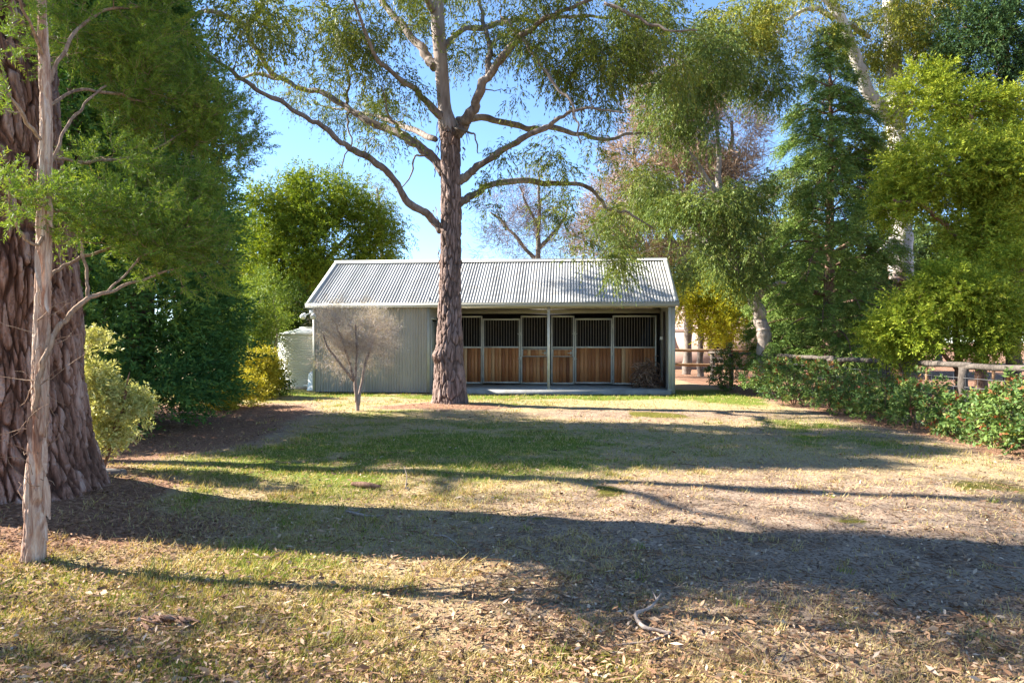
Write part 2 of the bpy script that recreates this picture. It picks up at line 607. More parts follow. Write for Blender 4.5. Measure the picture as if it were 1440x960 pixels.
def zones(x, y):
    """how green, how strawy, how much mulch and moss, at ground points (0..1)"""
    n1 = fbm2(x, y, 0.35, 3, 31)
    n2 = fbm2(x, y, 1.3, 3, 33)
    n3 = fbm2(x, y, 2.6, 2, 35)
    nn = sstep(.33, .67, n1 * 0.45 + n2 * 0.35 + n3 * 0.2)
    # mulch: round the big trunk, under the conifers and along the hedge
    d1 = np.hypot((x + 4.9) / 2.3, (y - 5.7) / 2.0)
    mul = 1 - sstep(0.55, 1.25, d1 + (n2 - .5) * 1.0)
    edge = -5.0 + np.clip((y - 9) * -0.12, -2, 0)
    mul = np.maximum(mul, (1 - sstep(-0.6, 0.9, x - edge - 1.0 + (n1 - .5) * 2)) * sstep(7.2, 9, y) * (1 - sstep(15, 17, y)) * 0.95)
    mul = np.maximum(mul, sstep(6.1, 6.8, x + (n2 - .5) * 0.9) * (1 - 0.35 * n3))
    mul = np.maximum(mul, 0.7 * (1 - sstep(0.5, 1.4, np.hypot((x + 1.6) * .8, (y - 15.5) * 1.3) + (n2 - .5) * 2.2)))
    bare = np.exp(-(((x - 2.6) / 2.8) ** 2 + ((y - 5.0) / 3.0) ** 2)) * 1.0
    bare = np.maximum(bare, np.exp(-(((x - 4.2) / 1.6) ** 2 + ((y - 6.6) / 1.3) ** 2)) * 0.5)
    bare = np.maximum(bare, 0.6 * np.exp(-(((x - 2) / 3.2) ** 2 + ((y - 14.2) / 1.0) ** 2)))
    gr = np.exp(-(((x + 1.2) / 4.6) ** 2 + ((y - 9.5) / 3.2) ** 2)) * 0.64
    gr = np.maximum(gr, np.exp(-((y - 18.9 + 0.085 * x) / 0.95) ** 2) * 1.0)
    gr = np.maximum(gr, np.exp(-(((x - 5.6) / 1.4) ** 2 + ((y - 19.5) / 3) ** 2)) * 1.1)
    gr = np.maximum(gr, 0.75 * np.exp(-(((x - 5.2) / 1.3) ** 2 + ((y - 11.5) / 2.8) ** 2)))
    gr = np.maximum(gr, 0.4 * np.exp(-(((x + 1.7) / 1.6) ** 2 + ((y - 4.6) / 0.9) ** 2)))
    gr = np.maximum(gr, 0.17 * (1 - sstep(-1, 3.5, x)) + .15)
    green = np.clip(gr * (0.35 + 1.3 * nn) - bare * 0.75 - mul * 0.85, 0, 1)
    straw = np.clip((1 - bare * 0.9) * (1 - mul * 0.8) * (0.55 + 0.9 * (n1 - 0.3)), 0, 1)
    moss = np.clip((sstep(0.53, 0.66, fbm2(x, y, 1.05, 3, 41))) * bare * 1.6, 0, 1)
    return green, straw, np.clip(mul, 0, 1), moss, np.clip(bare, 0, 1)


def build_ground():
    def axis(lo, hi, step, far, g=1.35):
        a = list(np.arange(lo, hi + 1e-6, step))
        s, v, up = step, hi, []
        while v < far:
            s *= g; v += s; up.append(v)
        s, v, dn = step, lo, []
        while v > -far:
            s *= g; v -= s; dn.append(v)
        return np.array(dn[::-1] + a + up)
    xs = axis(-9.5, 9.5, 0.1, 700)
    ys = axis(2.2, 21, 0.1, 700)
    X, Y = np.meshgrid(xs, ys)
    Z = ground_z(X, Y)
    V = np.stack([X, Y, Z], -1).reshape(-1, 3)
    nx, ny = len(xs), len(ys)
    i = np.arange(ny - 1)[:, None] * nx
    j = np.arange(nx - 1)[None]
    Q = np.stack([i + j, i + j + 1, i + nx + j + 1, i + nx + j], -1).reshape(-1, 4)
    green, straw, mul, moss, bare = zones(V[:, 0], V[:, 1])
    m, nt = mat_new('earth')
    L = nt.links.new
    geo = N(nt, 'ShaderNodeNewGeometry')
    def noise(s, d=5, r=0.6, dist=0.0):
        n = N(nt, 'ShaderNodeTexNoise', ins={'Scale': s, 'Detail': d, 'Roughness': r, 'Distortion': dist})
        L(geo.outputs['Position'], n.inputs['Vector'])
        return n.outputs['Fac']
    za = N(nt, 'ShaderNodeAttribute', attribute_name='zone')
    sep = N(nt, 'ShaderNodeSeparateColor')
    L(za.outputs['Color'], sep.inputs[0])
    zb = N(nt, 'ShaderNodeAttribute', attribute_name='moss')
    soil = ramp(nt, noise(2.2, 8, 0.7), [(0.3, (0.17, 0.115, 0.08)), (0.5, (0.33, 0.24, 0.17)), (0.7, (0.49, 0.37, 0.27))])
    speck = ramp(nt, noise(38, 4, 0.75), [(0.38, (0.28, 0.2, 0.15)), (0.50, (0.95, 0.95, 0.95)), (0.72, (1.3, 1.22, 1.1))])
    soil = mixc(nt, 1.0, soil, speck, 'MULTIPLY')
    mulch = ramp(nt, noise(26, 6, 0.75, 0.4), [(0.3, (0.07, 0.036, 0.024)), (0.48, (0.22, 0.115, 0.07)), (0.6, (0.40, 0.235, 0.145)), (0.75, (0.54, 0.38, 0.26))])
    strawc = ramp(nt, noise(30, 6, 0.8, 1.0), [(0.3, (0.14, 0.09, 0.05)), (0.5, (0.39, 0.285, 0.145)), (0.68, (0.58, 0.45, 0.25))])
    greenc = ramp(nt, noise(22, 6, 0.75, 0.6), [(0.3, (0.055, 0.08, 0.015)), (0.55, (0.16, 0.20, 0.03)), (0.75, (0.34, 0.32, 0.08))])
    mossc = ramp(nt, noise(18, 5, 0.7), [(0.35, (0.07, 0.07, 0.012)), (0.65, (0.19, 0.165, 0.03))])

    def soft(f, s, amt, lo, hi):
        a = N(nt, 'ShaderNodeMath', operation='MULTIPLY_ADD', ins={1: amt, 2: -amt / 2})
        L(noise(s, 5, 0.7), a.inputs[0])
        b = N(nt, 'ShaderNodeMath', operation='ADD')
        L(f, b.inputs[0]); L(a.outputs[0], b.inputs[1])
        mr = N(nt, 'ShaderNodeMapRange', interpolation_type='SMOOTHSTEP', ins={1: lo, 2: hi})
        L(b.outputs[0], mr.inputs[0])
        return mr.outputs[0]
    c = mixc(nt, soft(sep.outputs[1], 7, 0.9, 0.35, 0.75), soil, strawc)
    c = mixc(nt, soft(sep.outputs[0], 6, 0.8, 0.25, 0.6), c, greenc)
    c = mixc(nt, soft(sep.outputs[2], 5, 0.8, 0.3, 0.7), c, mulch)
    c = mixc(nt, soft(zb.outputs['Fac'], 8, 0.8, 0.3, 0.65), c, mossc)
    p = N(nt, 'ShaderNodeBsdfPrincipled', ins={'Roughness': 0.95, 'Specular IOR Level': 0.1})
    L(c, p.inputs['Base Color'])
    hgt = N(nt, 'ShaderNodeMath', operation='ADD')
    L(noise(45, 6, 0.8), hgt.inputs[0]); L(noise(9, 4, 0.6), hgt.inputs[1])
    b = N(nt, 'ShaderNodeBump', ins={'Strength': 0.8, 'Distance': 0.03})
    L(hgt.outputs[0], b.inputs['Height']); L(b.outputs[0], p.inputs['Normal'])
    out(nt, p.outputs[0])
    o = mk('ground', V, Q, m, smooth=True)
    a = o.data.attributes.new('zone', 'FLOAT_COLOR', 'POINT')
    a.data.foreach_set('color', np.column_stack([green, straw, mul, np.ones_like(mul)]).astype(np.float32).ravel())
    a = o.data.attributes.new('moss', 'FLOAT', 'POINT')
    a.data.foreach_set('value', moss.astype(np.float32))
    tag(o, 'lawn of patchy grass, bare soil and leaf litter', kind='structure')


def scatter(n, rng, ylo=551, yhi=985, xlo=-260, xhi=1700):
    y = rng.uniform(ylo, yhi, n)
    x = rng.uniform(xlo, xhi, n)
    Y = EYE * 960 / (y - 480)
    return (x - 720) / 960 * Y, Y


def in_shed(x, y):
    u, v = (x + 5.93) * .9962 - (y - 20.4) * .0872, (x + 5.93) * .0872 + (y - 20.4) * .9962
    return (u > -0.02) & (u < 10.6) & (v > -0.06)


def build_grass():
    rng = np.random.default_rng(5)
    x, y = scatter(620000, rng)
    green, straw, mul, moss, bare = zones(x, y)
    clump = sstep(0.38, 0.62, fbm2(x, y, 4.5, 2, 55))
    pg = np.clip(green * 1.0, 0, 1) * (0.35 + 0.65 * clump)
    ps = straw * 0.42 * (0.25 + 0.75 * sstep(0.4, 0.6, fbm2(x, y, 3.1, 2, 57)))
    dice = rng.uniform(0, 1, len(x))
    isg = dice < pg
    iss = (~isg) & (dice < pg + ps)
    keep = (isg | iss) & ~in_shed(x, y)
    x, y, isg, green = x[keep], y[keep], isg[keep], green[keep]
    tx, ty = scatter(16000, rng)
    tg, tst, tm, _, tb = zones(tx, ty)
    k = (rng.uniform(0, 1, len(tx)) < np.clip(tg * .55 + tst * .2, 0, 1) * sstep(.42, .6, fbm2(tx, ty, 2.3, 2, 71))) & ~in_shed(tx, ty)
    tx, ty, tg = tx[k], ty[k], tg[k]
    m_ = 22
    sg = 0.02 + 0.0025 * ty
    bx = (tx[:, None] + rng.normal(size=(len(tx), m_)) * sg[:, None]).ravel()
    by = (ty[:, None] + rng.normal(size=(len(tx), m_)) * sg[:, None]).ravel()
    tgreen = np.repeat(rng.uniform(0, 1, len(tx)) < .12 + tg * .9, m_)
    n0 = len(x)
    x = np.concatenate([x, bx]); y = np.concatenate([y, by])
    isg = np.concatenate([isg, tgreen]); green = np.concatenate([green, np.repeat(tg, m_)])
    tuft = np.concatenate([np.ones(n0), np.repeat(rng.uniform(1.0, 1.7, len(tx)), m_)])
    z = ground_z(x, y)
    n = len(x)
    tall = sstep(0.55, 0.75, fbm2(x, y, 1.8, 2, 59))
    h = (0.022 + 0.028 * rng.uniform(0, 1, n) ** 2 + 0.03 * tall * rng.uniform(0, 1, n)) * np.where(isg, 1.0, 0.85) * tuft
    h *= 1 + np.clip((y - 6) / 40, 0, 0.4)
    h *= 1 + 0.8 * np.exp(-(((x + 2.9) / 0.9) ** 2 + ((y - 5.3) / 0.6) ** 2)) * rng.uniform(0, 1.6, n)
    w = 0.0032 + 0.0009 * y
    a = rng.uniform(0, 2 * math.pi, n)
    lean = rng.uniform(0.1, 1.1, n) * np.where(isg, 1, 1.5)
    d = np.column_stack([np.cos(a), np.sin(a), np.zeros(n)])
    s = np.column_stack([-np.sin(a + rng.normal(size=n)), np.cos(a), np.zeros(n)])
    b = np.column_stack([x, y, z - 0.004])
    tip = b + d * (h * lean)[:, None] + np.array([0, 0, 1]) * h[:, None]
    V = np.stack([b - s * w[:, None] / 2, b + s * w[:, None] / 2, tip], 1).reshape(-1, 3)
    t = np.where(isg, np.where(rng.uniform(0, 1, n) < .28, .42 * rng.uniform(.3, 1, n), 0.56 + 0.40 * rng.uniform(0, 1, n) ** 1.3 - 0.12 * (1 - green)), 0.42 * rng.uniform(0, 1, n))
    m = leaf_mat('grass_blades', [(0, (0.30, 0.20, 0.105)), (0.2, (0.52, 0.395, 0.19)), (0.42, (0.42, 0.345, 0.13)), (0.55, (0.27, 0.275, 0.055)), (0.75, (0.15, 0.21, 0.03)), (1, (0.085, 0.155, 0.02))], 0.35, 0.6)
    o = mk('grass', V, np.arange(3 * n).reshape(-1, 3), m, tint=t)
    tag(o, 'patchy green and straw coloured grass on the ground', 'grass', kind='stuff')


def build_litter():
    rng = np.random.default_rng(9)
    x, y = scatter(110000, rng, 556, 985)
    green, straw, mul, moss, bare = zones(x, y)
    pat = sstep(0.42, 0.66, fbm2(x, y, 1.7, 3, 61))
    left = sstep(2.0, -2.5, x) * sstep(8.5, 5, y)
    p = 0.30 + 0.5 * mul + 0.40 * pat * (1 - bare * .4) + 0.35 * left - 0.15 * green
    k = (rng.uniform(0, 1, len(x)) < p * 0.72) & ~in_shed(x, y)
    x, y, mul = x[k], y[k], mul[k]
    n = len(x)
    chip = rng.uniform(0, 1, n) < 0.72 + 0.15 * mul
    L = np.where(chip, rng.uniform(0.008, 0.036, n), rng.uniform(0.035, 0.08, n)) * (1 + np.clip((y - 6) / 22, 0, .6))
    W = np.where(chip, rng.uniform(0.3, 0.7, n) * L, rng.uniform(0.16, 0.28, n) * L)
    a = rng.uniform(0, 2 * math.pi, n)
    ax = np.column_stack([np.cos(a), np.sin(a), rng.normal(size=n) * 0.22])
    s = np.column_stack([-np.sin(a), np.cos(a), rng.normal(size=n) * 0.45])
    b = np.column_stack([x, y, ground_z(x, y) + rng.uniform(0.006, 0.034, n)])
    V = np.stack([b - ax * L[:, None] / 2, b + s * W[:, None] / 2 + np.array([0, 0, .004]), b + ax * L[:, None] / 2, b - s * W[:, None] / 2 - np.array([0, 0, .0])], 1).reshape(-1, 3)
    V[:, 2] = np.maximum(V[:, 2], np.repeat(b[:, 2], 4) - 0.012)
    t = np.clip(rng.beta(1.6, 1.8, n) * (1 - 0.35 * mul), 0, 1)
    m = tint_mat('dry_leaf', [(0, (0.05, 0.028, 0.018)), (0.3, (0.17, 0.09, 0.05)), (0.55, (0.33, 0.19, 0.105)), (0.8, (0.46, 0.31, 0.19)), (1, (0.54, 0.43, 0.33))], 0.8, 0.15)
    o = mk('leaf_litter', V, np.arange(4 * n).reshape(-1, 4), m, tint=t)
    tag(o, 'fallen dry gum leaves and bark chips on the ground', 'leaf litter', kind='stuff')
    # fine twigs
    x, y = scatter(1500, rng, 570, 985)
    k = ~in_shed(x, y)
    x, y = x[k], y[k]
    mb = MB()
    for X, Y in zip(x, y):
        l = rng.uniform(0.06, 0.3)
        a = rng.uniform(0, 6.28)
        t = np.linspace(-.5, .5, 4)
        P = np.column_stack([X + np.cos(a) * l * t + rng.normal(size=4) * .01, Y + np.sin(a) * l * t + rng.normal(size=4) * .01, np.zeros(4)])
        P[:, 2] = ground_z(P[:, 0], P[:, 1]) + 0.012 + rng.uniform(0, .012, 4)
        mb.tube(P, rng.uniform(0.001, 0.003) * (1 + Y / 20), 4, tint=rng.uniform(.1, .75), cap=False)
    o = mb.build('twig_litter', m)
    tag(o, 'thin dry twigs scattered over the lawn', 'twigs', kind='stuff')


# ------------------------------------------------------------------ the stable
U = np.array([math.cos(R(5)), -math.sin(R(5)), 0])
W_ = np.array([math.sin(R(5)), math.cos(R(5)), 0])
Zv = np.array([0, 0, 1.0])
O = np.array([-5.93, 20.4, 0.0])


def S(u, v, z):
    return O + U * u + W_ * v + Zv * z


def build_stable():
    LEN, DEP, EAV, RDG = 10.54, 4.7, 2.60, 4.12
    roofm = sheet_mat('zinc_roof', (0.33, 0.32, 0.298))
    trim = plain_mat('pale_trim', (0.50, 0.49, 0.44), 0.45, 0.0, 0.06, 2)
    wallm = plain_mat('grey_green_cladding', (0.315, 0.295, 0.265), 0.55, 0.0, 0.07, 1.2)
    steel = plain_mat('galvanised_steel', (0.58, 0.56, 0.49), 0.5, 0.1, 0.12, 6)
    barm = plain_mat('dull_bars', (0.20, 0.165, 0.13), 0.5, 0.05, 0.12, 6)
    dark = plain_mat('dark_timber', (0.16, 0.12, 0.085), 0.8, 0, 0.3, 4)  # dark brown timber for the purlins
    conc = plain_mat('concrete', (0.34, 0.33, 0.31), 0.9, 0, 0.18, 2.5, dirt=(0.22, 0.2, 0.17), bump=0.4)
    white = plain_mat('white_plastic', (0.75, 0.76, 0.74), 0.4)
    board = wood_mat('stained_boards', [(0.1, (0.16, 0.055, 0.02)), (0.35, (0.36, 0.135, 0.046)), (0.6, (0.53, 0.235, 0.09)), (0.85, (0.65, 0.40, 0.20))])
    bld = thing('stable_building', 'grey corrugated stable with open front and two timber stalls', 'stable', S(0, 0, 0))

    def corr(a, b, c, d, per, amp, nrml, nseg=1, seg=8):
        """corrugated sheet: a->b runs across the ribs, a->d along them"""
        a, b, c, d = [np.asarray(q, float) for q in (a, b, c, d)]
        n = int(np.linalg.norm(b - a) / per * seg) + 1
        t = np.linspace(0, 1, n)
        ph = t * np.linalg.norm(b - a) / per * 2 * math.pi
        off = np.sin(ph)[:, None] * amp * nrml * (1 + .25 * np.sin(t * np.linalg.norm(b - a) / .76 * 6.283))[:, None]
        V, Q = [], []
        for k in range(nseg + 1):
            f = k / nseg
            V.append((a + (d - a) * f) + ((b + (c - b) * f) - (a + (d - a) * f)) * t[:, None] + off)
        V = np.vstack(V)
        j = np.arange(n - 1)
        for k in range(nseg):
            Q.append(np.stack([k * n + j, k * n + j + 1, (k + 1) * n + j + 1, (k + 1) * n + j], -1))
        return V, np.vstack(Q)

    # roof
    ov = 0.14
    ve, vr = -0.12, 2.30
    vb = 2 * vr - ve
    rn = nrm(-W_ * (RDG - EAV) + Zv * (vr - ve))
    mb = MB()
    z0 = EAV + 0.03
    mb.add(*corr(S(-ov, ve, z0), S(LEN + ov, ve, z0), S(LEN + ov, vr, RDG), S(-ov, vr, RDG), 0.088, 0.013, rn, 3))
    mb2n = nrm(W_ * (RDG - EAV) + Zv * (vr - ve))
    mb.add(*corr(S(-ov, vr, RDG - .004), S(LEN + ov, vr, RDG - .004), S(LEN + ov, vb, z0), S(-ov, vb, z0), 0.078, 0.011, mb2n, 1))
    roof = mb.build('roof', roofm, bld, smooth=True)
    mb = MB()
    sl = nrm(W_ * (vr - ve) + Zv * (RDG - z0))
    sb = nrm(-W_ * (vr - ve) + Zv * (RDG - z0))
    top = S(-ov - .02, vr, RDG + 0.045)
    LL = U * (LEN + 2 * ov + .04)
    mb.add([top, top + LL, top + LL - sl * .17, top - sl * .17], [(0, 3, 2, 1)])
    mb.add([top, top + LL, top + LL - sb * .17, top - sb * .17], [(0, 1, 2, 3)])
    r0 = np.array([top, top + LL])
    mb.tube(np.linspace(r0[0], r0[1], 3) - Zv * .004, 0.022, 8)
    mb.build('ridge_cap', trim, roof)
    for u in (-ov - 0.03, LEN + ov - 0.10):
        mb = MB()
        a = S(u, ve, z0 + 0.018)
        run = S(u, vr, RDG + 0.018) - a
        mb.box(a, U * .13, run, rn * 0.012)
        side = a + (U * 0.0 if u < 0 else U * .118)
        mb.box(side - Zv * .14, U * .012, run, Zv * .139)
        a2 = S(u, vb, z0 + 0.018)
        run2 = S(u, vr, RDG + 0.018) - a2
        mb.box(a2, U * .13, run2, mb2n * 0.012)
        side = a2 + (U * 0.0 if u < 0 else U * .118)
        mb.box(side - Zv * .14, U * .012, run2, Zv * .139)
        mb.build('barge_capping', trim, roof)
    # gutter: quad profile
    mb = MB()
    g0 = S(-ov - .03, ve - 0.115, EAV - 0.10)
    Lg = U * (LEN + 2 * ov + .06)
    mb.box(g0, Lg, W_ * .115, Zv * .006)
    mb.box(g0 + Zv * .006, Lg, W_ * .006, Zv * .105)
    mb.box(g0 + Zv * .006 + W_ * .109, Lg, W_ * .006, Zv * .115)
    mb.box(g0 + Zv * .006 + W_ * .006, U * .005, W_ * .103, Zv * .1)
    mb.box(g0 + Zv * .006 + W_ * .006 + Lg - U * .005, U * .005, W_ * .103, Zv * .1)
    mb.tube([g0 + Zv * .115, g0 + Lg + Zv * .115], 0.011, 6)
    mb.build('gutter', plain_mat('gutter_grey', (0.33, 0.325, 0.285), 0.45, 0, .06, 2), roof)
    # walls
    def wall(mb, p, q, z1, z2, nr):
        mb.add(*corr(p + Zv * z1, q + Zv * z1, q + Zv * z2, p + Zv * z2, 0.082, 0.013, nr, 1))
    mb = MB()
    wall(mb, S(0, 0, 0), S(3.5, 0, 0), 0.0, EAV - .02, -W_)
    mb.build('front_wall', wallm, bld, smooth=True)
    def gable(u, nr, vs=0.0):
        mb = MB()
        n = int((DEP - vs) / 0.082 * 8)
        v = np.linspace(vs, DEP - .08, n)
        off = np.sin(v / 0.082 * 2 * math.pi)[:, None] * 0.008 * nr
        zt = np.where(v < vr, z0 + (RDG - z0) * (v - ve) / (vr - ve), RDG - (RDG - z0) * (v - vr) / (vb - vr)) - 0.05
        B = np.array([S(u, k, 0) for k in v]) + off
        T = np.array([S(u, k, zz) for k, zz in zip(v, zt)]) + off
        j = np.arange(n - 1)
        mb.add(np.vstack([B, T]), np.stack([j, j + 1, n + j + 1, n + j], -1))
        return mb
    gable(0, -U).build('left_wall', wallm, bld, smooth=True)
    gable(LEN - .02, U, 0.11).build('right_wall', wallm, bld, smooth=True)
    mb = MB()
    wall(mb, S(0.02, DEP - .06, 0), S(LEN - .04, DEP - .06, 0), 0, EAV - .02, W_)
    mb.build('back_wall', wallm, bld, smooth=True)
    # store room side wall, faces the open bay, with its door
    mb = MB()
    wall(mb, S(3.49, 0.02, 0), S(3.49, 0.32, 0), 0.1, EAV + .2, U)
    wall(mb, S(3.49, 1.30, 0), S(3.49, DEP - .1, 0), 0.1, EAV + .6, U)
    wall(mb, S(3.49, 0.32, 0), S(3.49, 1.30, 0), 2.16, EAV + .3, U)
    mb.build('store_wall', wallm, bld, smooth=True)
    mb = MB()
    mb.box(S(3.455, 0.38, .11), U * .04, W_ * .86, Zv * 1.99)
    mb.box(S(3.495, 0.50, .25), U * .008, W_ * .62, Zv * .75)
    mb.box(S(3.495, 0.50, 1.15), U * .008, W_ * .62, Zv * .8)
    dr = mb.build('store_door', plain_mat('door_grey', (0.30, 0.29, 0.24), .5), bld)
    mb = MB()
    mb.box(S(3.495, 0.43, 1.04), U * .012, W_ * .05, Zv * .14)
    mb.tube([S(3.507, .455, 1.1), S(3.555, .455, 1.1), S(3.56, .57, 1.1)], .011, 6)
    mb.build('door_handle', white, dr)
    mb = MB()
    for v in (.32, 1.24):
        mb.box(S(3.46, v, .1), U * .06, W_ * .06, Zv * 2.06)
    mb.box(S(3.46, .32, 2.16), U * .06, W_ * .98, Zv * .06)
    mb.build('door_frame', trim, dr)
    # corner trims
    mb = MB()
    mb.box(S(-.016, -.022, 0), U * .07, W_ * .012, Zv * (EAV - .1))
    mb.box(S(-.022, -.022, 0), U * .006, W_ * .07, Zv * (EAV - .1))
    cm = plain_mat('corner_grey', (.38, .375, .32), .5)
    mb.build('corner_trim', cm, bld)
    mb = MB()
    mb.box(S(3.45, -.022, 0), U * .065, W_ * .012, Zv * (EAV - .1))
    mb.box(S(3.515, -.022, 0), U * .006, W_ * .07, Zv * (EAV - .1))
    mb.build('corner_trim', cm, bld)
    # slab
    mb = MB()
    mb.box(S(3.52, 0.0, -.1), U * (LEN - 3.52 - .03), W_ * (DEP - .12), Zv * .2)
    mb.build('slab', conc, bld)
    # posts
    for u in (6.98, LEN - .10):
        mb = MB()
        mb.box(S(u, 0.02, .1), U * .075, W_ * .075, Zv * (EAV - .13))
        mb.box(S(u - .03, -.01, .1), U * .135, W_ * .135, Zv * .01)
        for a in (0, .11):
            mb.tube([S(u - .018 + a, .0, .11), S(u - .018 + a, .0, .14)], .008, 6)
        mb.build('post', trim if u > 8 else steel, bld)
    mb = MB()
    mb.box(S(LEN - .02, 0.02, 0), U * .11, W_ * .09, Zv * (EAV - .06))
    mb.build('end_column', plain_mat('column_grey', (.40, .40, .36), .5), bld)
    # header beam, rear beam, purlins
    mb = MB()
    mb.box(S(3.53, .03, EAV - .13), U * (LEN - 3.56), W_ * .05, Zv * .10)
    mb.box(S(3.53, 2.16, 2.40), U * (LEN - 3.58), W_ * .06, Zv * .14)
    mb.build('beam', plain_mat('beam_grey', (.36, .33, .27), .6), bld)
    mb = MB()
    for f in (0.15, 0.45, 0.75):
        for (va, vz) in ((ve, vr), (vb, vr)):
            v = va + (vz - va) * f
            z = z0 + (RDG - z0) * f - .11
            mb.box(S(0.05, v, z), U * (LEN - .1), W_ * .05, Zv * .085)
    mb.build('purlin', dark, bld)
    # inside: near-black sheets paint the shade behind the stalls, on the divider too
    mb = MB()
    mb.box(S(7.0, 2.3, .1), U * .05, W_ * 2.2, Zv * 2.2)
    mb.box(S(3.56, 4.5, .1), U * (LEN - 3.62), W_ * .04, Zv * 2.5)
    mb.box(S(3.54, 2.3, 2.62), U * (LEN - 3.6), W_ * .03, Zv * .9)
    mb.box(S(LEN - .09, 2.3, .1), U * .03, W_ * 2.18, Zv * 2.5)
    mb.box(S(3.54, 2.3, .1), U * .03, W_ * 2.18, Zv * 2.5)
    mb.build('stall_shade_sheets', plain_mat('shade_black', (.018, .015, .013), .9), bld)

    vS = 2.20
    rb = random.Random(3)

    def bars(u0, u1, z1, z2, v, step=0.082):
        mb = MB()
        n = int((u1 - u0) / step)
        for k in range(n):
            u = u0 + (u1 - u0) * (k + .5) / n
            mb.tube([S(u, v + .02, z1), S(u, v + .02, z2)], .0105, 6, cap=False)
        return mb

    def boards(u0, u1, z1, z2, v, w=.118):
        mb = MB()
        n = max(1, round((u1 - u0) / w))
        for k in range(n):
            a = u0 + (u1 - u0) * k / n
            mb.box(S(a + .002, v + rb.uniform(0, .004), z1), U * ((u1 - u0) / n - .004), W_ * .022, Zv * (z2 - z1), tint=min(1, max(0, rb.gauss(.45, .2))))
        return mb

    def frame(u0, u1, zs, v, w=.05, dep=.05):
        mb = MB()
        z1, z2 = zs[0], zs[-1]
        mb.box(S(u0, v, z1), U * w, W_ * dep, Zv * (z2 - z1))
        mb.box(S(u1 - w, v, z1), U * w, W_ * dep, Zv * (z2 - z1))
        for i, z in enumerate(zs):
            zz = z if i == 0 else (z - w if i == len(zs) - 1 else z - w / 2)
            mb.box(S(u0 + w, v + .002, zz), U * (u1 - u0 - 2 * w), W_ * (dep - .004), Zv * w)
        return mb
    ZB, ZM, ZT = .13, 1.31, 2.30

    def latch(u, z, v, par):
        mb = MB()
        mb.box(S(u - .02, v - .012, z - .05), U * .05, W_ * .012, Zv * .10)
        mb.tube([S(u - .09, v - .025, z), S(u + .07, v - .025, z)], .009, 6)
        mb.tube([S(u - .05, v - .025, z), S(u - .05, v - .06, z - .03)], .007, 6)
        mb.build('latch', steel, par)

    def panel(u0, u1, hatch=False):
        f = frame(u0, u1, (ZB, ZM, ZT + .03), vS).build('stall_panel', steel, bld)
        bars(u0 + .05, u1 - .05, ZM + .025, ZT - .02, vS).build('bar_grille', barm, f)
        if hatch:
            boards(u0 + .05, u1 - .05, ZB + .05, 1.0, vS + .015).build('timber_boards', board, f)
            fh = frame(u0 + .055, u1 - .055, (1.01, 1.26), vS - .014, .022, .03).build('feed_hatch', steel, f)
            boards(u0 + .08, u1 - .08, 1.034, 1.236, vS + .002).build('hatch_boards', board, f)
            latch(u1 - .12 if u0 < 6.9 else u1 - .12, 1.13, vS - .014, f)
        else:
            boards(u0 + .05, u1 - .05, ZB + .05, ZM - .025, vS + .015).build('timber_boards', board, f)
        return f

    def door(u0, u1, hinge_left):
        f = frame(u0 + .012, u1 - .012, (ZB + .02, ZM + .005, ZT - .06), vS - .03, .05, .045).build('stall_door', steel, bld)
        bars(u0 + .065, u1 - .065, ZM + .03, ZT - .11, vS - .03).build('bar_grille', barm, f)
        boards(u0 + .063, u1 - .063, ZB + .07, ZM - .02, vS - .015).build('timber_boards', board, f)
        ul = u1 if hinge_left else u0
        uh = u0 if hinge_left else u1
        latch(ul - (.01 if hinge_left else -.02), 1.75, vS - .035, f)
        latch(ul - (.01 if hinge_left else -.02), 0.95, vS - .035, f)
        for z in (.35, 1.1, 2.0):
            mb = MB()
            mb.tube([S(uh, vS - .04, z - .06), S(uh, vS - .04, z + .06)], .014, 8)
            mb.build('hinge', steel, f)
        return f
    panel(3.56, 4.79)
    door(4.79, 6.04, True)
    panel(6.04, 6.94, True)
    panel(7.02, 7.77, True)
    door(7.77, 8.99, False)
    panel(8.99, 10.37)
    # power point, and a tube drawn for the narrow dark strip at the wall
    mb = MB()
    mb.box(S(10.40, 1.55, 1.55), U * .10, W_ * .10, Zv * .10)
    mb.build('power_point', white, bld)
    mb = MB()
    mb.tube([S(10.46, 1.1, .1), S(10.46, 1.1, 2.4)], .035, 8)
    mb.build('dark_strip', plain_mat('dark_strip_brown', (.05, .035, .03), .5), bld)
    # white flood lamps under the left eave
    mb = MB()
    mb.box(S(-.05, -.20, 2.32), U * .10, W_ * .16, Zv * .12)
    fl = mb.build('flood_light', white, bld)
    for dx in (-.19, .10):
        mb = MB()
        c = S(dx + .02, -.3, 2.27)
        ax = nrm(-W_ * .8 - Zv * .6 + U * (dx))
        mb.tube([c - ax * .06, c + ax * .02, c + ax * .10], [.045, .075, .085], 12)
        mb.tube([c, S(-.0, -.14, 2.35)], .015, 6)
        mb.build('lamp_head', white, fl)


